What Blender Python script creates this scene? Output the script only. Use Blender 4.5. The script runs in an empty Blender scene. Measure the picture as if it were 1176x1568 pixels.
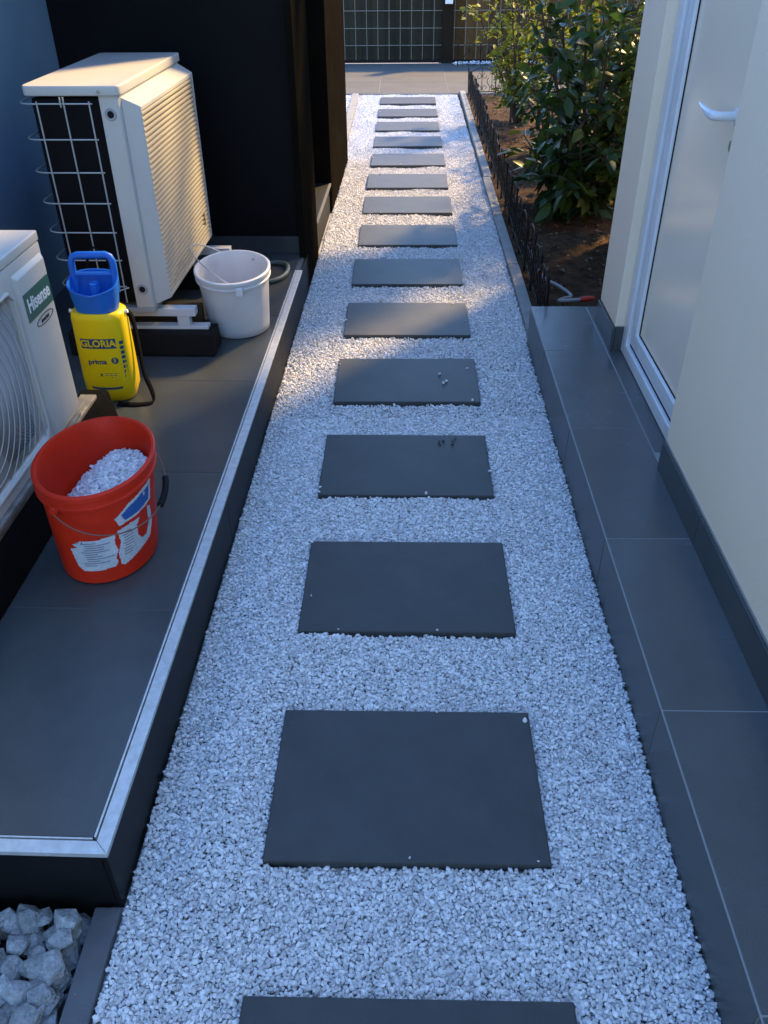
import bpy, bmesh, math, random
import numpy as np
from mathutils import Vector, Matrix, Euler

random.seed(7)
rng = np.random.default_rng(11)
SC = bpy.context.scene
COL = SC.collection
R = math.radians

# ------------------------------------------------------------------ camera, sky, sun, exposure
cam_d = bpy.data.cameras.new('camera')
cam = bpy.data.objects.new('camera', cam_d)
COL.objects.link(cam)
cam_d.sensor_fit = 'VERTICAL'
cam_d.sensor_height = 24.0
cam_d.lens = 24.0 * 1274.7 / 1568.0
cam_d.clip_start = 0.02
cam_d.clip_end = 500
SC.render.filter_size = 1.2
right = Vector((0.99973313, 0.02185955, -0.0074715))
up = Vector((-0.00655678, 0.57862716, 0.81556582))
fwd = Vector((-0.02215111, 0.81529919, -0.57861608))
cam.matrix_world = Matrix.Translation((-0.02036, 0.0, 1.59155)) @ Matrix((right, up, -fwd)).transposed().to_4x4()
SC.camera = cam

SUN_EL, SUN_AZ = R(38), R(50)       # azimuth counted from +x towards +y
sun_dir = Vector((math.cos(SUN_EL) * math.cos(SUN_AZ), math.cos(SUN_EL) * math.sin(SUN_AZ), math.sin(SUN_EL)))
world = bpy.data.worlds.new('World')
SC.world = world
world.use_nodes = True
wn = world.node_tree
sky = wn.nodes.new('ShaderNodeTexSky')
sky.sky_type = 'NISHITA'
sky.sun_disc = False
sky.sun_elevation = SUN_EL
sky.sun_rotation = math.pi / 2 - SUN_AZ
sky.air_density = 1.6
sky.dust_density = 0.3
sky.ozone_density = 3.0
tint = wn.nodes.new('ShaderNodeMix')                # camera white balance set for the warm sun: the open shade goes blue
tint.data_type = 'RGBA'; tint.blend_type = 'MULTIPLY'; tint.inputs['Factor'].default_value = 1.0
tint.inputs['B'].default_value = (0.81, 1.02, 1.40, 1)
wn.links.new(sky.outputs[0], tint.inputs['A'])
wn.links.new(tint.outputs['Result'], wn.nodes['Background'].inputs['Color'])
wn.nodes['Background'].inputs['Strength'].default_value = 0.15

sun_l = bpy.data.lights.new('sun', 'SUN')
sun_l.energy = 4.4
sun_l.angle = R(4.5)
sun_l.color = (1.0, 0.67, 0.28)
sun_o = bpy.data.objects.new('sun', sun_l)
COL.objects.link(sun_o)
sun_o.rotation_euler = sun_dir.to_track_quat('Z', 'Y').to_euler()

SC.view_settings.view_transform = 'Standard'
SC.view_settings.look = 'None'
SC.view_settings.exposure = 1.5
SC.view_settings.gamma = 1.0
SC.view_settings.use_curve_mapping = False

# ------------------------------------------------------------------ materials
def mat(name, col, rough=0.6, metal=0.0, col2=None, nscale=8.0, namt=0.5, bump=0.0, bscale=60.0, spec=0.5,
        fine=None, fine_amt=0.0, translucent=0.0, coat=0.0, speck=None, speck_scale=90, speck_thr=0.72, rvar=0.0, objrand=0.0):
    m = bpy.data.materials.new(name)
    m.use_nodes = True
    nt = m.node_tree
    N, L = nt.nodes, nt.links
    b = N['Principled BSDF']
    b.inputs['Base Color'].default_value = (*col, 1)
    b.inputs['Roughness'].default_value = rough
    b.inputs['Metallic'].default_value = metal
    b.inputs['Specular IOR Level'].default_value = spec
    b.inputs['Coat Weight'].default_value = coat
    tc = N.new('ShaderNodeTexCoord')
    csock = None
    if col2 is not None:
        t = N.new('ShaderNodeTexNoise')
        t.inputs['Scale'].default_value = nscale
        t.inputs['Detail'].default_value = 6
        t.inputs['Roughness'].default_value = 0.65
        L.new(tc.outputs['Object'], t.inputs['Vector'])
        r = N.new('ShaderNodeValToRGB')
        r.color_ramp.elements[0].position = 0.5 - 0.5 * namt * 0.6
        r.color_ramp.elements[1].position = 0.5 + 0.5 * namt * 0.6
        r.color_ramp.elements[0].color = (*col, 1)
        r.color_ramp.elements[1].color = (*col2, 1)
        L.new(t.outputs['Fac'], r.inputs['Fac'])
        csock = r.outputs['Color']
        if rvar:
            mr = N.new('ShaderNodeMapRange')
            mr.inputs['To Min'].default_value = rough - rvar
            mr.inputs['To Max'].default_value = rough + rvar
            L.new(t.outputs['Fac'], mr.inputs['Value'])
            L.new(mr.outputs[0], b.inputs['Roughness'])
    if fine is not None:
        t2 = N.new('ShaderNodeTexNoise')
        t2.inputs['Scale'].default_value = fine
        t2.inputs['Detail'].default_value = 3
        L.new(tc.outputs['Object'], t2.inputs['Vector'])
        mx = N.new('ShaderNodeMix')
        mx.data_type = 'RGBA'
        mx.blend_type = 'OVERLAY'
        mx.inputs['Factor'].default_value = fine_amt
        if csock: L.new(csock, mx.inputs['A'])
        else: mx.inputs['A'].default_value = (*col, 1)
        L.new(t2.outputs['Fac'], mx.inputs['B'])
        csock = mx.outputs['Result']
    if speck is not None:
        t3 = N.new('ShaderNodeTexNoise')
        t3.inputs['Scale'].default_value = speck_scale
        t3.inputs['Detail'].default_value = 2
        L.new(tc.outputs['Object'], t3.inputs['Vector'])
        rr = N.new('ShaderNodeValToRGB')
        rr.color_ramp.elements[0].position = speck_thr
        rr.color_ramp.elements[1].position = min(0.99, speck_thr + 0.04)
        L.new(t3.outputs['Fac'], rr.inputs['Fac'])
        mx = N.new('ShaderNodeMix')
        mx.data_type = 'RGBA'
        L.new(rr.outputs['Color'], mx.inputs['Factor'])
        if csock: L.new(csock, mx.inputs['A'])
        else: mx.inputs['A'].default_value = (*col, 1)
        mx.inputs['B'].default_value = (*speck, 1)
        csock = mx.outputs['Result']
    if objrand:
        oi = N.new('ShaderNodeObjectInfo')
        mr = N.new('ShaderNodeMapRange')
        mr.inputs['To Min'].default_value = 1 - objrand
        mr.inputs['To Max'].default_value = 1 + objrand
        L.new(oi.outputs['Random'], mr.inputs['Value'])
        hv = N.new('ShaderNodeHueSaturation')
        L.new(mr.outputs[0], hv.inputs['Value'])
        if csock: L.new(csock, hv.inputs['Color'])
        else: hv.inputs['Color'].default_value = (*col, 1)
        csock = hv.outputs['Color']
    if csock: L.new(csock, b.inputs['Base Color'])
    if bump:
        t4 = N.new('ShaderNodeTexNoise')
        t4.inputs['Scale'].default_value = bscale
        t4.inputs['Detail'].default_value = 5
        L.new(tc.outputs['Object'], t4.inputs['Vector'])
        bp = N.new('ShaderNodeBump')
        bp.inputs['Strength'].default_value = bump
        bp.inputs['Distance'].default_value = 0.01
        L.new(t4.outputs['Fac'], bp.inputs['Height'])
        L.new(bp.outputs['Normal'], b.inputs['Normal'])
    if translucent:
        tr = N.new('ShaderNodeBsdfTranslucent')
        if csock: L.new(csock, tr.inputs['Color'])
        else: tr.inputs['Color'].default_value = (*col, 1)
        ms = N.new('ShaderNodeMixShader')
        ms.inputs['Fac'].default_value = translucent
        L.new(b.outputs[0], ms.inputs[1])
        L.new(tr.outputs[0], ms.inputs[2])
        L.new(ms.outputs[0], N['Material Output'].inputs['Surface'])
    return m

M = {}
M['gravel'] = mat('white_gravel', (0.60, 0.60, 0.60), 0.75, col2=(0.72, 0.71, 0.70), nscale=3, namt=0.8, objrand=0.26)
M['gravel_base'] = mat('gravel_bed', (0.22, 0.22, 0.22), 0.9, col2=(0.45, 0.45, 0.44), nscale=160, bump=0.9, bscale=160)
M['slab'] = mat('anthracite_concrete', (0.022, 0.0245, 0.025), 0.55, spec=0.45, col2=(0.058, 0.061, 0.060), nscale=7, namt=1.3, fine=380, fine_amt=0.35, bump=0.12, bscale=500, speck=(0.12, 0.12, 0.12), speck_scale=160, speck_thr=0.76, objrand=0.12)
M['tile'] = mat('dark_porcelain_tile', (0.038, 0.044, 0.046), 0.32, col2=(0.072, 0.080, 0.081), nscale=4.2, namt=1.0, fine=260, fine_amt=0.2, bump=0.03, bscale=300, rvar=0.08, objrand=0.08)
M['tile_step'] = mat('grey_porcelain_tile', (0.062, 0.069, 0.070), 0.25, col2=(0.096, 0.103, 0.102), nscale=3.2, namt=1.0, fine=260, fine_amt=0.2, bump=0.03, bscale=300, rvar=0.08, objrand=0.08)
M['grout'] = mat('pale_grout', (0.26, 0.26, 0.25), 0.9)
M['grout_dark'] = mat('dark_grout', (0.10, 0.10, 0.10), 0.9)
M['clad'] = mat('black_plinth', (0.005, 0.005, 0.006), 0.5, col2=(0.010, 0.010, 0.010), nscale=6, spec=0.2, speck=(0.25, 0.24, 0.22), speck_scale=22, speck_thr=0.79)
M['alu'] = mat('brushed_aluminium', (0.66, 0.66, 0.64), 0.42, metal=0.35, col2=(0.52, 0.52, 0.50), nscale=40, rvar=0.06)
M['alu_white'] = mat('white_steel', (0.62, 0.63, 0.64), 0.45, metal=0.1)
M['zinc'] = mat('zinc_rail', (0.42, 0.40, 0.36), 0.5, metal=0.6, col2=(0.25, 0.23, 0.2), nscale=25)
M['wall_white'] = mat('cream_render', (0.84, 0.68, 0.50), 0.85, col2=(0.89, 0.73, 0.55), nscale=2.2, namt=1.2, bump=0.3, bscale=240)
M['wall_blue'] = mat('blue_render', (0.15, 0.27, 0.40), 0.8, col2=(0.19, 0.32, 0.46), nscale=1.5, bump=0.1, bscale=200)
M['wall_black'] = mat('black_cladding', (0.003, 0.003, 0.004), 0.6, col2=(0.005, 0.005, 0.006), nscale=2, spec=0.12)
M['wall_brown'] = mat('anthracite_brown_render', (0.0075, 0.0062, 0.0048), 1.0, col2=(0.011, 0.0092, 0.007), nscale=3, bump=0.2, bscale=220, spec=0.0)
M['pvc'] = mat('white_pvc', (0.74, 0.75, 0.77), 0.3, col2=(0.68, 0.68, 0.69), nscale=6)
M['door'] = mat('gloss_grey_door', (0.90, 0.76, 0.58), 0.18, spec=0.4)
M['gasket'] = mat('black_rubber', (0.006, 0.006, 0.006), 0.7, spec=0.2)
M['chrome'] = mat('satin_steel', (0.80, 0.80, 0.80), 0.25, metal=0.7)
M['ac'] = mat('offwhite_enamel', (0.50, 0.485, 0.45), 0.42, col2=(0.56, 0.54, 0.50), nscale=4, namt=0.8)
M['louvre'] = mat('beige_louvre_plastic', (0.38, 0.35, 0.29), 0.5)
M['ac_grey'] = mat('grey_grille_plastic', (0.34, 0.34, 0.34), 0.5)
M['ac_dark'] = mat('dark_coil', (0.003, 0.0035, 0.005), 0.6, spec=0.12)
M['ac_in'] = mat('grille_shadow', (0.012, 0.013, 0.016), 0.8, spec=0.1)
M['wire'] = mat('galvanised_wire', (0.50, 0.50, 0.50), 0.4, metal=0.5)
M['wire_dull'] = mat('dull_fence_wire', (0.22, 0.21, 0.17), 0.7, metal=0.1)
M['wire_rust'] = mat('rusty_wire', (0.20, 0.12, 0.09), 0.6, metal=0.4)
M['bed'] = mat('dark_bed', (0.03, 0.03, 0.03), 0.95)
M['green'] = mat('green_badge', (0.003, 0.10, 0.075), 0.4)
M['print_white'] = mat('white_print', (0.75, 0.76, 0.76), 0.5)
M['print_dark'] = mat('dark_print', (0.02, 0.025, 0.03), 0.5)
M['print_blue'] = mat('blue_print', (0.015, 0.07, 0.14), 0.5)
M['yellow'] = mat('yellow_plastic', (0.86, 0.62, 0.004), 0.42, spec=0.3, col2=(0.78, 0.55, 0.004), nscale=6, bump=0.02, bscale=30)
M['blue'] = mat('blue_plastic', (0.010, 0.12, 0.55), 0.42, spec=0.35, col2=(0.014, 0.15, 0.62), nscale=9)
M['strap'] = mat('black_webbing', (0.004, 0.004, 0.004), 0.9, spec=0.1)
M['rubber'] = mat('granulated_rubber', (0.004, 0.004, 0.004), 0.95, spec=0.1, bump=1.0, bscale=170, speck=(0.12, 0.11, 0.10), speck_scale=120, speck_thr=0.78)
M['red'] = mat('red_plastic', (0.70, 0.030, 0.008), 0.5, spec=0.2, col2=(0.55, 0.022, 0.007), nscale=7, speck=(0.55, 0.30, 0.25), speck_scale=28, speck_thr=0.76)
M['white_pl'] = mat('white_plastic', (0.72, 0.71, 0.72), 0.42, col2=(0.62, 0.61, 0.61), nscale=6, namt=0.7, speck=(0.40, 0.38, 0.37), speck_scale=24, speck_thr=0.77)
M['paper'] = mat('torn_paper_label', (0.60, 0.61, 0.64), 0.7, col2=(0.48, 0.50, 0.56), nscale=14, fine=120, fine_amt=0.3)
M['paper_blue'] = mat('blue_label_print', (0.02, 0.10, 0.36), 0.55, speck=(0.55, 0.57, 0.62), speck_scale=26, speck_thr=0.63)
M['text_grey'] = mat('grey_small_print', (0.17, 0.18, 0.22), 0.7)
M['hose_green'] = mat('grey_green_hose', (0.10, 0.12, 0.10), 0.5)
M['pipe'] = mat('grey_pipe', (0.26, 0.25, 0.23), 0.5)
M['iron'] = mat('black_iron', (0.006, 0.006, 0.006), 0.55, spec=0.2)
M['kerb'] = mat('concrete_kerb', (0.19, 0.19, 0.18), 0.85, col2=(0.27, 0.26, 0.24), nscale=9, bump=0.3, bscale=200)
M['kerb_dark'] = mat('dark_concrete_kerb', (0.085, 0.09, 0.10), 0.8, col2=(0.11, 0.115, 0.125), nscale=9, bump=0.2, bscale=200, speck=(0.4, 0.4, 0.4), speck_scale=40, speck_thr=0.76)
M['paving'] = mat('grey_paving_tile', (0.085, 0.082, 0.072), 0.75, spec=0.2, col2=(0.125, 0.12, 0.105), nscale=2.5, namt=0.9, fine=120, fine_amt=0.25, objrand=0.06)
M['soil'] = mat('brown_soil', (0.024, 0.013, 0.007), 0.95, spec=0.1, col2=(0.078, 0.042, 0.020), nscale=14, bump=1.0, bscale=55, fine=90, fine_amt=0.6)
M['ground'] = mat('dry_ground', (0.30, 0.28, 0.25), 0.95, col2=(0.24, 0.22, 0.19), nscale=1.2, bump=0.5, bscale=30)
M['litter'] = mat('dry_leaf', (0.11, 0.058, 0.025), 0.85, col2=(0.20, 0.12, 0.055), nscale=40)
M['stone'] = mat('grey_blue_stone', (0.22, 0.24, 0.25), 0.85, col2=(0.40, 0.42, 0.43), nscale=30, bump=0.9, bscale=110, fine=150, fine_amt=0.4, objrand=0.25)
M['leaf_dark'] = mat('dark_leaf', (0.026, 0.060, 0.011), 0.42, spec=0.35, col2=(0.052, 0.105, 0.018), nscale=10, translucent=0.33, objrand=0.45)
M['leaf_mid'] = mat('mid_leaf', (0.040, 0.080, 0.014), 0.42, spec=0.35, col2=(0.070, 0.115, 0.022), nscale=10, translucent=0.35, objrand=0.35)
M['leaf_yel'] = mat('yellow_green_leaf', (0.13, 0.16, 0.014), 0.5, spec=0.25, col2=(0.22, 0.22, 0.02), nscale=9, translucent=0.5, objrand=0.3)
M['step_dark'] = mat('dark_doorstep', (0.010, 0.010, 0.009), 0.6, spec=0.2, col2=(0.016, 0.015, 0.013), nscale=5)
M['bark'] = mat('brown_bark', (0.065, 0.048, 0.032), 0.9, col2=(0.04, 0.03, 0.02), nscale=20, bump=0.6, bscale=60)
M['wood'] = mat('brown_timber', (0.10, 0.055, 0.022), 0.7, col2=(0.065, 0.038, 0.018), nscale=16)
M['fence_dark'] = mat('dark_green_board', (0.026, 0.024, 0.017), 0.95, spec=0.05, col2=(0.038, 0.035, 0.025), nscale=3, objrand=0.25)
M['fence_brown'] = mat('brown_board', (0.075, 0.042, 0.017), 0.9, spec=0.1, col2=(0.12, 0.068, 0.026), nscale=3, objrand=0.3)
M['post'] = mat('dark_brown_post', (0.018, 0.013, 0.008), 0.9, spec=0.1)
M['red_fit'] = mat('red_fitting', (0.45, 0.03, 0.015), 0.4)

# ------------------------------------------------------------------ mesh helpers
class MB:
    def __init__(s): s.v = []; s.f = []
    def add(s, v, f):
        n = len(s.v); s.v += [tuple(p) for p in v]; s.f += [tuple(i + n for i in q) for q in f]
    def box(s, x0, x1, y0, y1, z0, z1):
        s.add([(x0,y0,z0),(x1,y0,z0),(x1,y1,z0),(x0,y1,z0),(x0,y0,z1),(x1,y0,z1),(x1,y1,z1),(x0,y1,z1)],
              [(3,2,1,0),(4,5,6,7),(0,1,5,4),(1,2,6,5),(2,3,7,6),(3,0,4,7)])
    def prism(s, prof, a0, a1, axis='y'):
        # prof: list of 2D points; axis y -> prof is (x,z); axis x -> prof is (y,z); axis z -> (x,y)
        n = len(prof)
        mk = {'y': lambda p, a: (p[0], a, p[1]), 'x': lambda p, a: (a, p[0], p[1]), 'z': lambda p, a: (p[0], p[1], a)}[axis]
        v = [mk(p, a0) for p in prof] + [mk(p, a1) for p in prof]
        f = [tuple(range(n)), tuple(reversed(range(n, 2 * n)))]
        f += [(i, i + n, (i + 1) % n + n, (i + 1) % n) for i in range(n)]
        s.add(v, f)
    def tube(s, pts, r, n=6, closed=False, caps=True):
        pts = [Vector(p) for p in pts]
        m = len(pts)
        rings = []
        prev = None
        for i, p in enumerate(pts):
            if closed: t = pts[(i + 1) % m] - pts[i - 1]
            else: t = pts[min(i + 1, m - 1)] - pts[max(i - 1, 0)]
            if t.length < 1e-9: t = Vector((0, 0, 1))
            t.normalize()
            if prev is None:
                a = Vector((0, 0, 1)) if abs(t.z) < 0.9 else Vector((1, 0, 0))
                u = t.cross(a).normalized()
            else:
                u = (prev - t * prev.dot(t)).normalized()
            prev = u
            w = t.cross(u)
            rr = r[i] if isinstance(r, (list, tuple)) else r
            rings.append([p + u * rr * math.cos(2 * math.pi * k / n) + w * rr * math.sin(2 * math.pi * k / n) for k in range(n)])
        v = [q for rg in rings for q in rg]
        f = []
        for i in range(m if closed else m - 1):
            j = (i + 1) % m
            for k in range(n):
                f.append((i * n + k, i * n + (k + 1) % n, j * n + (k + 1) % n, j * n + k))
        if not closed and caps:
            f.append(tuple(reversed(range(n)))); f.append(tuple(range((m - 1) * n, m * n)))
        s.add(v, f)
    def lathe(s, prof, n=48, cx=0, cy=0, sx=1, sy=1, fn=None, closed=False):
        v = []; f = []
        for (r, z) in prof:
            for k in range(n):
                a = 2 * math.pi * k / n
                p = (cx + r * sx * math.cos(a), cy + r * sy * math.sin(a), z)
                v.append(fn(p) if fn else p)
        m = len(prof)
        for i in range(m if closed else m - 1):
            j = (i + 1) % m
            for k in range(n):
                f.append((i * n + k, i * n + (k + 1) % n, j * n + (k + 1) % n, j * n + k))
        s.add(v, f)
    def obj(s, name, m, parent=None, bevel=0.0, smooth=False, seg=2, loc=(0, 0, 0)):
        me = bpy.data.meshes.new(name)
        me.from_pydata(s.v, [], s.f)
        bm = bmesh.new(); bm.from_mesh(me)
        bmesh.ops.recalc_face_normals(bm, faces=bm.faces)
        if bevel:
            ed = [e for e in bm.edges if len(e.link_faces) == 2 and e.calc_face_angle(0) > 0.5]
            bmesh.ops.bevel(bm, geom=ed, offset=bevel, segments=seg, affect='EDGES', profile=0.6, clamp_overlap=True)
        for fc in bm.faces: fc.smooth = smooth
        if smooth:
            for e in bm.edges:
                if len(e.link_faces) == 2 and e.calc_face_angle(0) > 0.7: e.smooth = False
        bm.to_mesh(me); bm.free()
        me.materials.append(M[m] if isinstance(m, str) else m)
        o = bpy.data.objects.new(name, me)
        COL.objects.link(o)
        o.location = loc
        if parent: o.parent = parent
        return o

def tag(o, label=None, cat=None, group=None, kind=None):
    if label: o['label'] = label
    if cat: o['category'] = cat
    if group: o['group'] = group
    if kind: o['kind'] = kind
    return o
def empty(name, loc=(0, 0, 0), rz=0, label=None, cat=None, group=None):
    o = bpy.data.objects.new(name, None)
    o.empty_display_size = 0.05
    COL.objects.link(o)
    o.location = loc; o.rotation_euler = (0, 0, rz)
    tag(o, label, cat, group)
    return o
def share(name, src, parent, loc, rot=(0, 0, 0), scale=(1, 1, 1)):
    o = bpy.data.objects.new(name, src.data if hasattr(src, 'data') else src)
    COL.objects.link(o)
    o.parent = parent; o.location = loc; o.rotation_euler = rot; o.scale = scale
    return o
def B(name, m, parent, x0, x1, y0, y1, z0, z1, bevel=0.0, smooth=False):
    mb = MB(); mb.box(x0, x1, y0, y1, z0, z1)
    return mb.obj(name, m, parent, bevel, smooth)
def text_geo(body, size, bold=0.0, depth=0.0006):
    cu = bpy.data.curves.new('text', 'FONT')
    cu.body = body; cu.size = size; cu.offset = bold; cu.extrude = depth
    cu.align_x = 'CENTER'; cu.align_y = 'CENTER'; cu.resolution_u = 4
    o = bpy.data.objects.new('text', cu)
    COL.objects.link(o)
    bpy.context.view_layer.update()
    me = bpy.data.meshes.new_from_object(o.evaluated_get(bpy.context.evaluated_depsgraph_get()))
    v = [tuple(p.co) for p in me.vertices]; f = [tuple(p.vertices) for p in me.polygons]
    bpy.data.objects.remove(o); bpy.data.curves.remove(cu); bpy.data.meshes.remove(me)
    return v, f

# ------------------------------------------------------------------ setting: ground, path, paving, garden
g = B('ground', 'ground', None, -60, 60, -60, 90, -0.6, -0.10)
tag(g, kind='structure')
path_bed = B('path', 'gravel_base', None, -0.60, 0.565, -7, 10.458, -0.09, -0.024)
tag(path_bed, kind='structure')

pav = B('pavement', 'kerb', None, -4.5, 4.5, 10.46, 12.92, -0.09, -0.0045)
tag(pav, kind='structure')
pt = MB(); pt.box(-0.398, 0.398, -0.398, 0.398, -0.02, 0)
t0 = pt.obj('tile', 'paving', pav, 0.003)
first = True
for ix in range(-5, 6):
    for iy in range(3):
        loc = (0.08 + ix * 0.80, 10.87 + iy * 0.80, -0.002 + random.uniform(-.0008, .0008))
        if first: t0.location = loc; first = False
        else: share('tile', t0, pav, loc)

# soil of the garden bed
def soil_mesh():
    x0, x1, y0, y1 = 0.60, 3.6, 3.50, 10.44
    nx, ny = 60, 140
    v = []; f = []
    for j in range(ny + 1):
        for i in range(nx + 1):
            x = x0 + (x1 - x0) * i / nx; y = y0 + (y1 - y0) * j / ny
            h = 0.018 * math.sin(3.1 * x + 1.3 * y) + 0.015 * math.sin(5.7 * y - 2.2 * x) + rng.normal(0, 0.006)
            v.append((x, y, -0.025 + h * min(1, i / 4)))
    for j in range(ny):
        for i in range(nx):
            a = j * (nx + 1) + i
            f.append((a, a + 1, a + nx + 2, a + nx + 1))
    mb = MB(); mb.add(v, f)
    return mb.obj('garden_soil', 'soil', None, smooth=True)
soil = soil_mesh(); tag(soil, kind='structure')

# kerbs
kr = empty('kerb', (0, 0, 0)); kr['kind'] = 'structure'
y = 3.68
k0 = None
for i in range(7):
    L_ = 0.98
    xo = 0.563 + 0.006 * i * (1 if i > 2 else 0.3)
    mb = MB(); mb.box(0, 0.058, 0, L_ - 0.006, -0.09, 0.012)
    o = mb.obj('kerb_stone', 'kerb', kr, 0.004); o.location = (xo, y, random.uniform(-.003, .003)); o.rotation_euler = (0, 0, random.uniform(-.006, .002))
    y += L_ if i < 6 else 0
kl = empty('kerb'); kl['kind'] = 'structure'
for i in range(4):
    mb = MB(); mb.box(-0.07, 0, 0, 0.76, -0.09, 0.004)
    o = mb.obj('kerb_stone', 'kerb', kl, 0.004); o.location = (-0.535 - 0.004 * i, 7.36 + i * 0.77, 0)
kn = empty('kerb'); kn['kind'] = 'structure'
mb = MB(); mb.box(-0.627, -0.574, -0.4, 0.884, -0.09, -0.004); mb.obj('kerb_stone', 'kerb_dark', kn, 0.004)

# ------------------------------------------------------------------ gravel (geometry-node instances)
def gravel_nodes(name, size, m):
    ng = bpy.data.node_groups.new(name, 'GeometryNodeTree')
    ng.interface.new_socket('Geometry', in_out='INPUT', socket_type='NodeSocketGeometry')
    ng.interface.new_socket('Geometry', in_out='OUTPUT', socket_type='NodeSocketGeometry')
    N, L = ng.nodes, ng.links
    gi = N.new('NodeGroupInput'); go = N.new('NodeGroupOutput')
    joins = N.new('GeometryNodeGeometryToInstance')
    for s in range(5):
        ico = N.new('GeometryNodeMeshIcoSphere'); ico.inputs['Radius'].default_value = size; ico.inputs['Subdivisions'].default_value = 1 if s < 3 else 2
        sp = N.new('GeometryNodeSetPosition')
        rv = N.new('FunctionNodeRandomValue'); rv.data_type = 'FLOAT_VECTOR'
        k = size * (0.42 if s < 3 else 0.20)
        rv.inputs[0].default_value = (-k, -k, -k); rv.inputs[1].default_value = (k, k, k)
        rv.inputs['Seed'].default_value = 17 * s + 3
        L.new(ico.outputs['Mesh'], sp.inputs['Geometry']); L.new(rv.outputs[0], sp.inputs['Offset'])
        tr = N.new('GeometryNodeTransform'); tr.inputs['Scale'].default_value = [(1.3, .85, .72), (1.1, 1, .65), (1.5, .75, .7), (1.2, .9, .75), (1.05, .95, .8)][s]
        L.new(sp.outputs[0], tr.inputs['Geometry'])
        sm = N.new('GeometryNodeSetMaterial'); sm.inputs['Material'].default_value = m
        L.new(tr.outputs[0], sm.inputs['Geometry'])
        L.new(sm.outputs[0], joins.inputs[0])
    iop = N.new('GeometryNodeInstanceOnPoints'); iop.inputs['Pick Instance'].default_value = True
    L.new(gi.outputs[0], iop.inputs['Points']); L.new(joins.outputs[0], iop.inputs['Instance'])
    ri = N.new('FunctionNodeRandomValue'); ri.data_type = 'INT'
    ri.inputs[4].default_value = 0; ri.inputs[5].default_value = 4
    L.new(ri.outputs[2], iop.inputs['Instance Index'])
    rr = N.new('FunctionNodeRandomValue'); rr.data_type = 'FLOAT_VECTOR'; rr.inputs[0].default_value = (-.7, -.7, 0); rr.inputs[1].default_value = (.7, .7, 6.28); rr.inputs['Seed'].default_value = 5
    L.new(rr.outputs[0], iop.inputs['Rotation'])
    rs = N.new('FunctionNodeRandomValue'); rs.data_type = 'FLOAT'; rs.inputs[2].default_value = 0.55; rs.inputs[3].default_value = 1.42; rs.inputs['Seed'].default_value = 9
    L.new(rs.outputs[1], iop.inputs['Scale'])
    L.new(iop.outputs[0], go.inputs[0])
    return ng
def stuff_points(name, pts, ng, label, cat):
    me = bpy.data.meshes.new(name)
    me.vertices.add(len(pts)); me.vertices.foreach_set('co', np.asarray(pts, dtype=np.float32).ravel()); me.update()
    me.materials.append(M['gravel'])
    o = bpy.data.objects.new(name, me); COL.objects.link(o)
    md = o.modifiers.new('stones', 'NODES'); md.node_group = ng
    return tag(o, label, cat, kind='stuff')

SLABS = [0.312] + [0.9864, 1.6751, 2.3446, 3.0184, 3.6857, 4.3602, 5.0309, 5.7037, 6.3564, 7.0428, 7.7280, 8.4011, 9.0924, 9.7968]
SLX = [-0.005, -0.0073, -0.0068, -0.0096, -0.0058, -0.0047, -0.0032, 0.0012, 0.0003, 0.0004, 0.0067, 0.0062, 0.0040, 0.0080, 0.0105]
SD = 0.408
def left_edge(y): return -0.571 + (0.0125 * (y - 0.9) if y < 7.3 else 0.012 * 0)
def grid_pts(x0, x1, y0, y1, s, jit=0.45):
    xs = np.arange(x0, x1, s); ys = np.arange(y0, y1, s)
    X, Y = np.meshgrid(xs, ys)
    X = X.ravel() + rng.uniform(-jit, jit, X.size) * s; Y = Y.ravel() + rng.uniform(-jit, jit, Y.size) * s
    return X, Y
def path_points():
    out = []
    for (ya, yb, s, lay) in ((0.40, 2.9, 0.0062, 2), (2.9, 6.2, 0.0078, 1.6), (6.2, 10.455, 0.0098, 1)):
        for k in range(2):
            X, Y = grid_pts(-0.62, 0.575, ya, yb, s)
            if k == 1:
                keep = rng.random(X.size) < (lay - 1) * 0.62
                X, Y = X[keep], Y[keep]
            z = -0.0190 + 0.0055 * k + rng.uniform(-.0022, .0022, X.size)
            z += 0.0048 * np.sin(7.3 * X + 2.1 * Y) * np.sin(5.1 * Y + 1.7 * X) + 0.0025 * np.sin(19 * X - 11 * Y)
            le = np.where(Y < 0.885, -0.571, np.where(Y < 7.3, -0.571 + 0.0125 * (Y - 0.9), -0.532 - 0.004 * (Y - 7.3) / .77))
            re = np.where(Y < 3.64, 0.553, 0.566 + 0.006 * np.clip(Y - 5, 0, 6))
            ok = (X > le + 0.002) & (X < re - 0.002)
            for sy, sx in zip(SLABS, SLX):
                ok &= ~((np.abs(X - sx) < 0.300 + 0.002) & (Y > sy - 0.003) & (Y < sy + SD + 0.002))
            out.append(np.stack([X[ok], Y[ok], z[ok]], 1))
    # a few stones kicked onto the slab rims
    for sy, sx in zip(SLABS, SLX):
        for _ in range(4):
            e = rng.integers(0, 4); u = rng.random(); d = abs(rng.normal(0, .012)) + .002
            p = [(sx - .3 + d, sy + u * SD), (sx + .3 - d, sy + u * SD), (sx - .3 + .6 * u, sy + d), (sx - .3 + .6 * u, sy + SD - d)][e]
            out.append(np.array([[p[0], p[1], 0.0025]]))
    return np.concatenate(out)
NG = gravel_nodes('gravel_stones', 0.0044, M['gravel'])
gp = path_points()
stuff_points('gravel', gp, NG, 'white crushed gravel filling the path between the dark slabs', 'gravel')
X, Y = grid_pts(-1.6, -0.60, 7.4, 10.4, 0.02)
stuff_points('gravel', np.stack([X, Y, rng.uniform(-.03, -.015, X.size)], 1), gravel_nodes('bed_stones', 0.014, M['gravel']), 'sunlit white stones behind the left kerb beyond the dark pillar', 'gravel')

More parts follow.
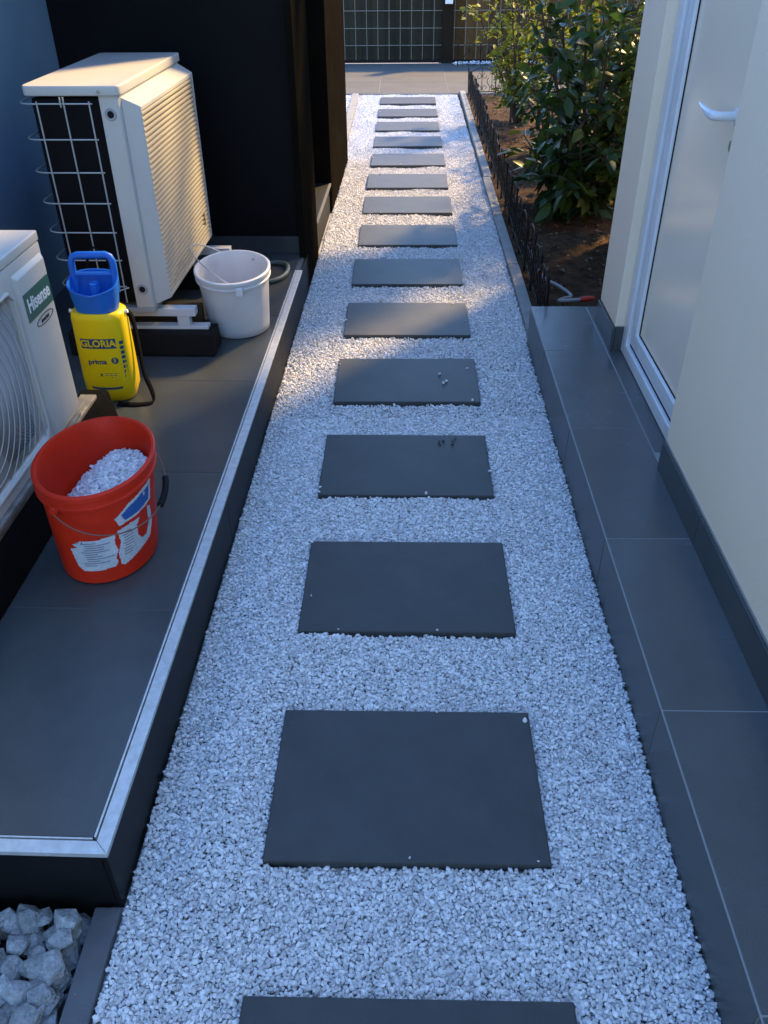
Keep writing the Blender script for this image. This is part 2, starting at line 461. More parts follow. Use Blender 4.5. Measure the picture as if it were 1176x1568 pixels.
# ------------------------------------------------------------------ stepping slabs
slab_labels = [
 'dark slab cut off by the bottom edge of the picture, nearest of all',
 'largest whole dark slab in the path, level with the corner of the left platform',
 'dark slab level with the red bucket, second whole slab from the front',
 'dark slab with dark crumbs near its far right corner, third whole one',
 'dark slab with three tiny white pebbles on it, fourth whole one',
 'dark slab level with the white bucket base, just before the tiled step ends',
 'dark slab level with the white bucket rim, beside the garden hose end',
 'dark slab level with the loop of hose behind the white bucket',
 'dark slab beside the raised doorstep, eighth whole one from the front',
 'dark slab beside the middle of the doorstep, ninth whole one',
 'dark slab level with the near corner of the far dark pillar, tenth whole one',
 'dark sunlit slab fourth from the far paving, beside the pillar end',
 'dark sunlit slab third from the far paving',
 'dark sunlit slab second from the far paving',
 'farthest dark slab of the path, touching the grey cross paving']
sl0 = MB(); sl0.box(-0.30, 0.30, 0, SD, -0.042, 0)
src = None
for i, (sy, sx) in enumerate(zip(SLABS, SLX)):
    if src is None:
        src = sl0.obj('stepping_slab', 'slab', None, 0.0035); o = src
    else:
        o = src.copy(); COL.objects.link(o)
    o.location = (sx, sy, random.uniform(-.0015, .001)); o.rotation_euler = (random.uniform(-.003, .003), random.uniform(-.003, .003), random.uniform(-.006, .006) if i > 4 else 0)
    tag(o, slab_labels[i], 'paving slab', 'dark slabs laid as stepping stones along the gravel path')

def pebble_mesh(seed, r, el=0.3):
    rr = random.Random(seed)
    bm = bmesh.new(); bmesh.ops.create_icosphere(bm, subdivisions=1, radius=r)
    for v in bm.verts: v.co *= 1 + rr.uniform(-el, el)
    me = bpy.data.meshes.new('pebble'); bm.to_mesh(me); bm.free(); me.materials.append(M['gravel'])
    return me
for (px, py, lb) in ((0.135, 3.262, 'white pebble on the fourth slab, farthest of its three'), (0.163, 3.195, 'white pebble on the fourth slab, right one of the front pair'), (0.149, 3.180, 'white pebble on the fourth slab, left one of the front pair')):
    o = bpy.data.objects.new('pebble', pebble_mesh(int(px * 1e4), 0.0075)); COL.objects.link(o); o.location = (px, py, 0.0055)
    tag(o, lb, 'pebble', 'loose white pebbles lying on a slab')
cm = MB()
for i in range(9):
    x = 0.14 + random.uniform(-.05, .06); y_ = 2.705 + random.uniform(-.03, .02); s = random.uniform(.002, .005)
    cm.box(x - s, x + s, y_ - s * .6, y_ + s * .6, 0.0008, 0.004)
tag(cm.obj('leaf_crumbs', 'bark', None), 'dark dry leaf crumbs on the third whole slab', 'leaf litter', kind='stuff')

# ------------------------------------------------------------------ left platform (its own slightly turned frame)
LR = -math.atan(0.0125)
pl = empty('tiled_platform', (-0.574, 0.893, 0), LR, 'raised dark tiled platform with bright aluminium edge under the air conditioners', 'platform')
PH = 0.170
B('base', 'grout_dark', pl, -1.12, -0.012, 0.012, 3.50, -0.08, PH - 0.0118)
B('grout', 'grout_dark', pl, -1.112, -0.034, 0.031, 3.499, PH - 0.0117, PH - 0.0027)
# tiles 1.2 x 0.645, laid across
ty = [0.030, 0.675, 1.320, 1.965, 2.610, 3.255, 3.500]
for j in range(len(ty) - 1):
    tm = MB(); tm.box(-1.11, -0.0335, ty[j] + 0.0015, ty[j + 1] - 0.0015, PH - 0.0115, PH - 0.0015)
    tm.obj('tile', 'tile', pl, 0.0012)
# plinth faces
yy = 0.0
for j, L_ in enumerate((1.2, 1.2, 1.10)):
    B('plinth_tile', 'clad', pl, -0.0115, -0.001, yy + 0.001, yy + L_ - 0.001, -0.08, PH - 0.0135); yy += L_
B('plinth_tile', 'clad', pl, -1.12, -0.013, 0.001, 0.0115, -0.08, PH - 0.0135)
# edge trim: flat band with a thin inner lip, mitred at the corner
segs = [(0.0, 1.63), (1.6315, 2.35), (2.3515, 3.2)]
for k, (a, b) in enumerate(segs):
    mb = MB()
    a2 = a
    v = [(0.004, a if k else -0.004, 0), (0.004, b, 0), (-0.024, b, 0), (-0.024, a if k else 0.024, 0)]
    mb.add([(p[0], p[1], PH - 0.012) for p in v] + [(p[0], p[1], PH) for p in v], [(3, 2, 1, 0), (4, 5, 6, 7), (0, 1, 5, 4), (1, 2, 6, 5), (2, 3, 7, 6), (3, 0, 4, 7)])
    mb.box(-0.032, -0.0275, a if k else 0.032, b, PH - 0.012, PH + 0.0005)
    mb.obj('edge_trim', 'alu', pl, 0.0012)
mb = MB()
v = [(0.0035, -0.004, 0), (-0.0245, 0.0235, 0), (-1.12, 0.0235, 0), (-1.12, -0.004, 0)]
mb.add([(p[0], p[1], PH - 0.012) for p in v] + [(p[0], p[1], PH) for p in v], [(3, 2, 1, 0), (4, 5, 6, 7), (0, 1, 5, 4), (1, 2, 6, 5), (2, 3, 7, 6), (3, 0, 4, 7)])
mb.box(-1.12, -0.033, 0.0265, 0.0300, PH - 0.012, PH + 0.0005)
mb.obj('edge_trim', 'alu', pl, 0.0012)

# left house: blue side wall, black end wall, pillars, doorway
lh = empty('house', (-0.574, 0.893, 0), LR, 'left house with blue side wall, black end wall and brown pillars', 'house')
H = 2.45
B('side_wall', 'wall_blue', lh, -1.42, -1.121, -3.0, 3.62, -0.08, H)
B('end_wall', 'wall_black', lh, -1.12, -0.036, 3.472, 3.60, PH, H)
B('skirting', 'tile', lh, -1.118, -0.036, 3.461, 3.4715, PH, PH + 0.085, 0.001)
B('pillar', 'wall_brown', lh, -0.035, -0.001, 3.42, 3.99, -0.08, H)
B('doorway_back', 'wall_black', lh, -0.62, -0.60, 3.6, 5.0, -0.08, H)
B('pillar', 'wall_brown', lh, -0.17, 0.004, 4.90, 6.40, -0.08, H)
B('inner_wall', 'wall_black', lh, -0.598, -0.036, 3.601, 3.70, -0.08, H)
B('inner_wall', 'wall_black', lh, -0.598, -0.171, 4.90, 5.0, PH + .02, H)
B('roof_overhang', 'wall_brown', lh, -1.42, 0.02, 2.45, 3.99, H + 0.002, H + 0.16)
ds = empty('doorstep', (-0.574, 0.893, 0), LR, 'low dark doorstep with thin metal nosing between the two brown pillars', 'step')
B('base', 'step_dark', ds, -0.59, -0.012, 3.992, 4.898, -0.08, PH - 0.014)
B('tile', 'step_dark', ds, -0.59, -0.0125, 3.993, 4.897, PH - 0.0135, PH - 0.001, 0.001)
B('nosing', 'kerb_dark', ds, -0.0118, 0.002, 3.992, 4.897, PH - 0.0135, PH + 0.0005, 0.001)

# ------------------------------------------------------------------ right step
rs = empty('tiled_step', (0.553, 3.63, 0), 0, 'grey tiled step running along the cream house wall to the door', 'step')
SH = 0.165
ox, oy = 0.553, 3.63
def rb(name, m, x0, x1, y0, y1, z0, z1, bev=0.0012, par=None):
    return B(name, m, par or rs, x0 - ox, x1 - ox, y0 - oy, y1 - oy, z0, z1, bev)
rb('base', 'grout', 0.5545, 0.868, -0.6, 3.622, -0.08, SH - 0.0012, 0)
tys = [-0.63, 0.0, 0.63, 1.26, 1.89, 2.52, 3.15, 3.63]
for j in range(7):
    a, b = tys[j] + 0.002, tys[j + 1] - 0.002
    rb('tile', 'tile_step', 0.5575, 0.8005, a, b, SH - 0.008, SH)
    rb('riser_tile', 'tile', 0.553, 0.5615, a, b, -0.08, SH - 0.0035)
rb('end_tile', 'tile_step', 0.562, 0.85, 3.6225, 3.63, -0.08, SH - 0.0105)
rb('tile', 'tile_step', 0.8045, 0.862, 2.36, 3.151, SH - 0.008, SH)
rb('tile', 'tile_step', 0.8045, 0.862, 3.157, 3.6285, SH - 0.008, SH)

# ------------------------------------------------------------------ right house
H = 3.4
rh = empty('house', (0.80, 0.0, 0), 0, 'right house with cream rendered wall and glossy pale door', 'house')
def hb(name, m, x0, x1, y0, y1, z0, z1, bev=0.0, par=None):
    return B(name, m, par or rh, x0 - 0.80, x1 - 0.80, y0, y1, z0, z1, bev)
EDGE = 2.265
hb('wall', 'wall_white', 0.800, 1.20, -3.0, EDGE, SH + 0.1005, H, 0.003)
hb('wall', 'wall_white', 0.822, 3.6, 3.157, 3.455, SH + 0.1005, H, 0.004)
hb('wall_core', 'wall_white', 0.96, 3.6, EDGE + .001, 3.156, -0.08, H)
hb('wall_base', 'grout', 0.803, 1.2, -3.0, EDGE - .003, -0.08, SH + 0.1)
hb('wall_base', 'grout', 0.825, 3.6, 3.16, 3.452, -0.08, SH + 0.1)
hb('wall', 'wall_white', 1.35, 3.6, 3.4555, 5.30, -0.08, 4.5, 0.004)  # unseen wing added to cast shade over the near path and badge unit
hb('lintel', 'wall_white', 0.80, 1.2, EDGE + .001, 3.156, 2.35, H)
hb('wall_band', 'kerb', 0.7965, 0.803, -3.0, EDGE - .002, SH + 0.0985, SH + 0.1045)
ys = [-0.6, 0.62, 1.86, EDGE]
for j in range(3):
    hb('skirting_tile', 'tile', 0.790, 0.8025, ys[j] + .0015, ys[j + 1] - .0015, SH + 0.001, SH + 0.098, 0.001)
hb('skirting_tile', 'tile', 0.812, 0.8245, 3.149, 3.455, SH + 0.001, SH + 0.098, 0.001)
hb('skirting_tile', 'tile', 0.8265, 0.862, 3.149, 3.1595, SH + 0.001, SH + 0.098, 0.001)
# door
dr = hb('door', 'door', 0.885, 0.92, EDGE + .05, 3.013, 0.288, 2.24)
tag(dr, 'glossy pale grey door leaf')
def frame_ring(name, x0, x1, y0, y1, z0, z1, w, wb, m, par):
    mb = MB()
    A = [(y0, z0), (y1, z0), (y1, z1), (y0, z1)]
    I = [(y0 + w, z0 + wb), (y1 - w, z0 + wb), (y1 - w, z1 - w), (y0 + w, z1 - w)]
    v = [(x0 - 0.80, *p) for p in A] + [(x0 - 0.80, *p) for p in I] + [(x1 - 0.80, *p) for p in A] + [(x1 - 0.80, *p) for p in I]
    f = []
    for i in range(4):
        j = (i + 1) % 4
        f += [(i, j, 4 + j, 4 + i), (8 + j, 8 + i, 12 + i, 12 + j), (i, 8 + i, 8 + j, j), (4 + j, 12 + j, 12 + i, 4 + i)]
    mb.add(v, f)
    return mb.obj(name, m, par, 0.006, True, 3)
fr = frame_ring('door_frame', 0.858, 0.95, 2.12, 3.156, SH + 0.002, 2.34, 0.068, 0.050, 'pvc', rh)
sash = frame_ring('sash', 0.868, 0.94, 2.19, 3.072, SH + 0.067, 2.27, 0.060, 0.058, 'pvc', dr)
gk = MB(); gk.box(0.081, 0.0855, 2.25, 3.0135, SH + 0.1235, SH + 0.128); gk.box(0.081, 0.0855, 3.0085, 3.0135, SH + 0.128, 2.2); gk.box(0.074, 0.10, 3.0715, 3.0885, SH + 0.051, 2.28); gk.box(0.074, 0.10, 2.19, 3.0715, SH + 0.051, SH + 0.0680)
gk.obj('gasket', 'gasket', dr)
hd = MB()
hd.tube([(0.080, 2.50, 1.15), (0.040, 2.50, 1.15), (0.024, 2.507, 1.151), (0.020, 2.53, 1.152), (0.020, 2.58, 1.156), (0.022, 2.635, 1.161)], [0.012, 0.012, 0.0125, 0.011, 0.008, 0.005], 10)
hd.lathe([(0.0, 0), (0.016, 0), (0.016, 0.005), (0.0, 0.006)], 20, fn=lambda p: (0.0845 - p[2], 2.50 + p[0], 1.15 + p[1] * 1.4))
hd.obj('handle', 'pvc', dr, smooth=True)
kh = MB(); kh.lathe([(0.0, 0), (0.015, 0), (0.015, 0.003), (0, 0.004)], 16, fn=lambda p: (0.0845 - p[2], 2.49 + p[0], 1.075 + p[1])); kh.obj('lock', 'zinc', dr)

# ------------------------------------------------------------------ far fences
def wire_fence(name, x0, x1, label, bm_, ybase, nb):
    r = empty(name, ((x0 + x1) / 2, ybase, 0), 0, label, 'fence')
    cx = (x0 + x1) / 2
    bw = 0.155
    n = int(round((x1 - x0) / bw)); bw = (x1 - x0) / n
    b0 = None
    for i in range(n):
        mb = None
        loc = (x0 - cx + (i + 0.5) * bw, 0.05 + (i % 2) * 0.0135, 0.95)
        if b0 is None:
            mb = MB(); mb.box(-bw / 2 - .004, bw / 2 + .004, -0.006, 0.006, -0.95, -0.03)
            b0 = mb.obj('board', bm_, r); b0.location = loc
        else: share('board', b0, r, loc)
    w0 = None
    x = x0 + 0.02
    vm = MB(); vm.tube([(0, 0, 0.0), (0, 0, 0.94)], 0.0035, 6)
    while x < x1:
        loc = (x - cx, 0, 0)
        if w0 is None: w0 = vm.obj('wire', 'wire_dull', r); w0.location = loc
        else: share('wire', w0, r, loc)
        x += 0.1515
    hm = MB(); hm.tube([(x0 - cx, -0.007, 0), (x1 - cx, -0.007, 0)], 0.0042, 6)
    h0 = hm.obj('wire', 'wire_dull', r); h0.location = (0, 0, 0.02)
    for k in range(1, 5): share('wire', h0, r, (0, 0, 0.008 + 0.203 * k))
    B('bottom_rail', 'iron', r, x0 - cx, x1 - cx, -0.03, 0.02, 0.002, 0.035)
    return r
wf = wire_fence('wire_fence', -3.9, 0.472, 'wire mesh fence with blackish boards behind it, left of the far post', 'fence_dark', 12.95, 0)
wf2 = wire_fence('wire_fence', 0.618, 5.4, 'wire mesh fence with brown boards behind it, right of the far post', 'fence_brown', 12.95, 0)
ps = empty('fence_post', (0.545, 12.93, 0), 0, 'square dark brown post between the two wire fences', 'post')
B('shaft', 'post', ps, -0.07, 0.07, -0.03, 0.10, -0.08, 1.2, 0.004)
B('foot_bracket', 'iron', ps, -0.11, 0.09, -0.036, -0.031, 0.0, 0.03)
wl = B('white_box', 'print_white', None, 0.50, 0.60, 12.80, 12.895, 0.70, 0.80, 0.006)
tag(wl, 'small white box fixed on the far brown fence post', 'box')

# ------------------------------------------------------------------ ornamental garden fence
def scroll(cx, cz, r, a0, turns, n=16, s=1):
    return [(0, cx + s * r * (1 - 0.75 * t / n) * math.cos(a0 + turns * 2 * math.pi * t / n), cz + r * (1 - 0.75 * t / n) * math.sin(a0 + turns * 2 * math.pi * t / n)) for t in range(n + 1)]
def fence_panel_mesh():
    mb = MB(); w = 0.30; r = 0.0042
    mb.tube([(0, 0, -0.06), (0, 0, 0.26)], 0.006, 6)
    mb.lathe([(0, 0.285), (0.009, 0.272), (0.009, 0.264), (0.004, 0.26)], 8)
    # arch
    mb.tube([(0, 0.0 + w / 2 - w / 2 * math.cos(a), 0.16 + 0.115 * math.sin(a)) for a in np.linspace(0, math.pi, 15)], r, 5)
    mb.tube([(0, 0, 0.035), (0, w, 0.035)], r, 5)
    mb.tube([(0, w / 2, 0.035), (0, w / 2, 0.275)], r, 5)
    for s in (-1, 1):
        mb.tube([(0, w / 2 + s * (0.075 + 0.018 * math.sin(t * 6.283)), 0.035 + 0.14 * t) for t in np.linspace(0, 1, 9)], r * .85, 5)
        mb.tube(scroll(w / 2 + s * 0.036, 0.19, 0.034, math.pi / 2, 0.95, 14, s), r * .8, 5)
        mb.tube(scroll(w / 2 + s * 0.036, 0.075, 0.034, -math.pi / 2, -0.95, 14, s), r * .8, 5)
        mb.tube(scroll(w / 2 + s * 0.112, 0.08, 0.028, -math.pi / 2, 0.9, 12, s), r * .8, 5)
        mb.tube([(0, w / 2 + s * 0.112, 0.035), (0, w / 2 + s * 0.112, 0.215)], r * .8, 5)
    return mb
gf = empty('garden_fence', (0.648, 3.72, 0), 0, 'low black wrought iron scroll fence along the right path kerb', 'fence')
p0 = fence_panel_mesh().obj('fence_panel', 'iron', gf, smooth=True)
n = 22
for i in range(n):
    o = p0 if i == 0 else share('fence_panel', p0, gf, (0, 0, 0))
    o.location = (0.0022 * i, i * 0.302, random.uniform(-.012, .004)); o.rotation_euler = (0, random.uniform(-.03, .05), random.uniform(-.02, .012))
gf2 = empty('garden_fence', (0.69, 10.40, 0), 0, 'low black wrought iron scroll fence across the far end of the garden bed', 'fence')
for i in range(7):
    share('fence_panel', p0, gf2, (i * 0.302, 0, -0.02), (random.uniform(-.03, .03), 0, -math.pi / 2 + random.uniform(-.03, .03)))
gf3 = empty('garden_fence', (0.68, 12.62, 0), 0, 'small black wrought iron fence at the foot of the brown boards', 'fence')
for i in range(6):
    share('fence_panel', p0, gf3, (i * 0.302, 0, -0.02), (0, 0, -math.pi / 2 + random.uniform(-.03, .03)))
X, Y = grid_pts(0.66, 2.6, 12.68, 12.88, 0.03)
stuff_points('gravel', np.stack([X, Y, rng.uniform(0.004, .02, X.size)], 1), gravel_nodes('far_stones', 0.018, M['gravel']), 'narrow strip of white stones in front of the brown boards', 'gravel')

# ------------------------------------------------------------------ air conditioner with side guard and louvred front
a2 = empty('air_conditioner', (-1.14, 3.51, 0.37), LR, 'tall air conditioner with louvred front and wire guard beside the white bucket', 'air conditioner')
ax, ay, az = -1.14, 3.51, 0.37
def A2(name, m, x0, x1, y0, y1, z0, z1, bev=0.0, sm=False):
    return B(name, m, a2, x0 - ax, x1 - ax, y0 - ay, y1 - ay, z0 - az, z1 - az, bev, sm)
A2('coil', 'ac_dark', -1.292, -1.054, 3.097, 3.93, 0.39, 1.11, 0.01)
# corner casing (front), with rounded front edge
mb = MB()
prof = [(-1.052, 3.085), (-0.998, 3.085), (-0.988, 3.089), (-0.984, 3.099), (-0.984, 3.931), (-0.989, 3.941), (-1.20, 3.944), (-1.20, 3.938), (-1.052, 3.935)]
mb.prism([(p[0] - ax, p[1] - ay) for p in prof], 0.372 - az, 1.118 - az, 'z')
mb.obj('casing', 'ac', a2, 0.0)
A2('base_pan', 'ac_grey', -1.30, -0.984, 3.083, 3.945, 0.352, 0.3705, 0.003)
lid = MB()
pr = [(-1.315, 3.115), (-1.312, 3.098), (-1.303, 3.082), (-1.285, 3.075), (-0.998, 3.074), (-0.984, 3.078), (-0.976, 3.09), (-0.976, 3.94), (-0.982, 3.95), (-1.30, 3.95), (-1.315, 3.94)]
lid.prism([(p[0] - ax, p[1] - ay) for p in pr], 1.1185 - az, 1.150 - az, 'z')
lid.obj('lid', 'ac', a2, 0.007, True, 3)
# projecting grille panel
gx0, gx1, gy0, gy1, gz0, gz1 = -0.9835, -0.925, 3.125, 3.925, 0.385, 1.075
def GP(y, z, x): return (x - ax, y - ay, z - az)
mb = MB()
ou = [(gy0 - .018, gz0 - .008), (gy1 + .010, gz0 - .008), (gy1 + .010, gz1 + .035), (gy0 - .018, gz1 + .035)]
fo = [(gy0 + .002, gz0 + .012), (gy1 - .004, gz0 + .012), (gy1 - .004, gz1 + .004), (gy0 + .002, gz1 + .004)]
inn = [(gy0 + .014, gz0 + .03), (gy1 - .030, gz0 + .03), (gy1 - .030, gz1 - .012), (gy0 + .014, gz1 - .012)]
v = [GP(*p, gx0) for p in ou] + [GP(*p, gx1) for p in fo] + [GP(*p, gx1) for p in inn] + [GP(*p, gx0 + 0.012) for p in inn]
f = []
for i in range(4):
    j = (i + 1) % 4
    f += [(i, j, 4 + j, 4 + i), (4 + i, 4 + j, 8 + j, 8 + i), (8 + i, 8 + j, 12 + j, 12 + i)]
mb.add(v, f)
mb.obj('grille_frame', 'ac', a2, 0.003)
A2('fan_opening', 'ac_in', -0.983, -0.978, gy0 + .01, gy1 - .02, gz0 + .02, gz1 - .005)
NL = 36
lv = MB(); lz = (gz1 - .012 - gz0 - .03) / NL
ly0, ly1 = inn[0][0] - .012, inn[1][0] + .002
lv.prism([(0.012, 0.001), (0.022, -0.003), (0.022, -0.0098), (0.019, -0.0098), (0.012, -0.003)], ly0 - ay, ly1 - ay, 'y')
l0 = None
for k in range(NL):
    loc = (gx1 - 0.0205 - ax, 0, gz0 + .03 + (k + 0.85) * lz - az)
    if l0 is None: l0 = lv.obj('louvre', 'louvre', a2); l0.location = loc
    else: share('louvre', l0, a2, loc)
# screws and hand holes on the corner column
for z_ in (1.06, 0.445):
    mb = MB(); mb.lathe([(0.021, 0.0), (0.018, 0.003), (0.012, 0.0015), (0.0, 0.001)], 18, fn=lambda p: (-1.020 + p[0] - ax, 3.0848 - p[2] - ay, z_ + p[1] - az))
    mb.obj('grommet', 'ac_grey', a2, smooth=True)
    mb = MB(); mb.lathe([(0.012, 0.002), (0.0, 0.0035)], 14, fn=lambda p: (-1.020 + p[0] - ax, 3.0848 - p[2] - ay, z_ + p[1] - az)); mb.obj('plug', 'ac_in', a2)
sc = MB(); sc.lathe([(0.0, 0.003), (0.006, 0.002), (0.006, 0.0)], 10, fn=lambda p: (-1.045 + p[0] - ax, 3.0735 - p[2] - ay, 1.132 + p[1] - az)); sc.obj('screw', 'zinc', a2)
A2('sticker', 'wood', -0.9245, -0.9235, 3.795, 3.822, 0.475, 0.535)
# wire guard: horizontals wrap to the back, verticals
gyp = 3.045
hz = [1.100, 0.988, 0.880, 0.775, 0.672, 0.570, 0.470]
for k, z_ in enumerate(hz):
    x_end = -1.064
    pts = [(x_end, gyp), (-1.27, gyp)] + [(-1.27 - 0.055 * math.sin(a), gyp + 0.055 * (1 - math.cos(a))) for a in np.linspace(0.2, math.pi / 2, 6)] + [(-1.325, 3.30), (-1.325, 3.85)]
    mb = MB(); mb.tube([(p[0] - ax, p[1] - ay, z_ - az) for p in pts], 0.0026, 6); mb.obj('guard_wire', 'wire', a2, smooth=True)
for x_, zt in ((-1.250, 1.108), (-1.158, 1.122), (-1.072, 1.108)):
    mb = MB(); mb.tube([(x_ - ax, gyp - .005 - ay, zt - az), (x_ - ax, gyp - .005 - ay, 0.41 - az)], 0.0026, 6); mb.obj('guard_wire', 'wire', a2, smooth=True)
mb = MB(); mb.tube([(-1.169 - ax, gyp - .005 - ay, 1.122 - az), (-1.169 - ax, gyp - .005 - ay, 1.09 - az)], 0.0026, 6); mb.obj('guard_wire', 'wire', a2)
mb = MB(); mb.tube([(-1.07 - ax, 3.083 - ay, 0.452 - az), (-1.12 - ax, gyp - ay, 0.446 - az)], 0.0026, 6); mb.obj('guard_wire', 'wire', a2)
for yv in (3.25, 3.45, 3.65, 3.85):
    mb = MB(); mb.tube([(-1.33 - ax, yv - ay, 1.10 - az), (-1.33 - ax, yv - ay, 0.41 - az)], 0.0026, 6); mb.obj('guard_wire', 'wire', a2)

# stand of that unit
st = empty('mounting_stand', (-1.05, 3.13, PH), LR, 'black rubber foot and white steel frame carrying the louvred air conditioner', 'stand')
def ST(name, m, x0, x1, y0, y1, z0, z1, bev=0.002, sx=-1.05, sy=3.13):
    return B(name, m, st, x0 - sx, x1 - sx, y0 - sy, y1 - sy, z0 - PH, z1 - PH, bev)
def rubber_foot(x0, x1, y0, y1, h):
    mb = MB(); d = 0.035
    mb.prism([(y0 - 3.13, 0), (y1 - 3.13, 0), (y1 - 3.13 - .02, h), (y0 - 3.13 + .012, h)], x0 + 1.05, x1 + 1.05, 'x')
    return mb.obj('rubber_foot', 'gasket', st, 0.008)
rubber_foot(-1.36, -0.775, 3.075, 3.215, 0.095)
rubber_foot(-1.36, -0.80, 3.82, 3.96, 0.095)
for yb in (3.125, 3.87):
    ST('rail', 'alu_white', -1.34, -0.80, yb, yb + 0.042, PH + 0.0955, PH + 0.109)
    ST('upright', 'alu_white', -0.920, -0.872, yb + 0.001, yb + 0.041, PH + 0.1095, PH + 0.150)
    ST('arm', 'alu_white', -1.33, -0.845, yb - 0.002, yb + 0.044, PH + 0.1505, PH + 0.181)
ub = MB()
bd = B('plank', 'wood', None, -1.30, -0.86, 3.30, 3.325, PH + 0.002, PH + 0.13, 0.003)
tag(bd, 'brown timber plank under the louvred air conditioner', 'plank')
rd = MB(); rd.tube([(-0.868, 3.47, PH), (-0.866, 3.45, PH + .09), (-0.868, 3.46, PH + .16), (-0.90, 3.50, PH + .20)], 0.014, 8)
tag(rd.obj('red_pipe', 'red_fit', None, smooth=True), 'short red pipe half hidden behind the white bucket', 'pipe')
cb = MB(); cb.tube([(-1.22, 3.40, 0.40), (-1.20, 3.03, 0.48), (-1.185, 3.0, 0.58), (-1.15, 2.99, 0.64), (-1.11, 3.0, 0.60), (-1.10, 3.02, 0.48), (-1.12, 3.04, 0.30), (-1.2, 3.1, 0.22)], 0.005, 8)
tag(cb.obj('cable', 'gasket', None, smooth=True), 'thin black cable looping in front of the wire guard', 'cable')

# ------------------------------------------------------------------ near air conditioner with badge
a1 = empty('air_conditioner', (-1.20, 1.92, 0.34), LR, 'white air conditioner with green badge at the left edge of the picture', 'air conditioner')
bx, by, bz = -1.20, 1.92, 0.34
FX = -1.052
def A1(name, m, x0, x1, y0, y1, z0, z1, bev=0.0, sm=False, par=None):
    return B(name, m, par or a1, x0 - bx, x1 - bx, y0 - by, y1 - by, z0 - bz, z1 - bz, bev, sm)
FY0, FY1 = 1.52, 2.325
A1('back_casing', 'ac', -1.36, -1.105, FY0 + .002, FY1 - .002, 0.345, 0.868, 0.006)
lid = MB(); lid.prism([(-1.372 - bx, FY0 - by), (FX + .0 - bx, FY0 - by), (FX - bx, FY1 + .006 - by), (-1.372 - bx, FY1 + .006 - by)], 0.8685 - bz, 0.897 - bz, 'z')
lid.obj('lid', 'ac', a1, 0.006, True, 3)
# front frame with a rectangular opening for the fan grille
oy0, oy1, oz0, oz1 = FY0 + 0.03, 2.085, 0.385, 0.805
mb = MB()
A = [(FY0, 0.340), (FY1, 0.340), (FY1, 0.868), (FY0, 0.868)]
# corner-cut opening outline (octagon like rounded corners)
c = 0.03
def fpt(x, y, z): return (x - bx, y - by, z - bz)
v = [fpt(FX, *p) for p in A] + [fpt(FX, oy0, oz0), fpt(FX, oy1, oz0), fpt(FX, oy1, oz1), fpt(FX, oy0, oz1)] + [fpt(-1.11, *p) for p in A] + [fpt(FX - .03, oy0 + .008, oz0 + .008), fpt(FX - .03, oy1 - .008, oz0 + .008), fpt(FX - .03, oy1 - .008, oz1 - .008), fpt(FX - .03, oy0 + .008, oz1 - .008)]
f = []
for i in range(4):
    j = (i + 1) % 4
    f += [(i, j, 4 + j, 4 + i), (i, 8 + i, 8 + j, j), (4 + i, 4 + j, 12 + j, 12 + i)]
mb.add(v, f); mb.obj('front_casing', 'ac', a1, 0.005, True, 2)
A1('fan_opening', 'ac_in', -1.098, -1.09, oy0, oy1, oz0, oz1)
# raised bead round the grille and raised end panel with bevelled top edge
mb = MB()
mb.tube([fpt(FX + .001, oy0, oz0 - .006), fpt(FX + .001, oy1 - .02, oz0 - .006), fpt(FX + .001, oy1 + .005, oz0 + .018), fpt(FX + .001, oy1 + .007, oz1 - .02), fpt(FX + .001, oy1 - .02, oz1 + .006), fpt(FX + .001, oy0, oz1 + .006)], 0.0055, 8)
mb.obj('grille_bead', 'ac', a1, smooth=True)
mb = MB()
P0 = [(2.108, 0.350), (2.318, 0.350), (2.318, 0.842), (2.108, 0.842)]
P1 = [(2.121, 0.362), (2.310, 0.362), (2.310, 0.826), (2.121, 0.826)]
v = [fpt(FX - .002, *p) for p in P0] + [fpt(FX + .010, *p) for p in P1]
mb.add(v, [(4, 5, 6, 7)] + [(i, (i + 1) % 4, 4 + (i + 1) % 4, 4 + i) for i in range(4)]); mb.obj('end_panel', 'ac', a1, 0.004, True, 3)
FP = FX + 0.0102
# badge
bg = A1('badge', 'green', FP + .0002, FP + .0012, 2.128, 2.306, 0.704, 0.782)
tv, tf = text_geo('Hisense', 0.048, 0.0009)
mb = MB(); mb.add([(FP + .0018 + q[2] - bx, 2.216 + q[0] - by, 0.744 + q[1] * 1.15 - bz) for q in tv], tf); mb.obj('lettering', 'print_white', bg)
mb = MB(); mb.tube([(FP + .0006 - bx, 2.228 + 0.058 * math.cos(a) - by, 0.682 + 0.0125 * math.sin(a) - bz) for a in np.linspace(0.5, 6.6, 30)], 0.0013, 5); mb.obj('emblem', 'print_dark', a1)
tv, tf = text_geo('inverter', 0.018, 0.0002)
mb = MB(); mb.add([(FP + .0012 + q[2] - bx, 2.228 + q[0] - by, 0.682 + q[1] - bz) for q in tv], tf); mb.obj('lettering', 'print_dark', a1)
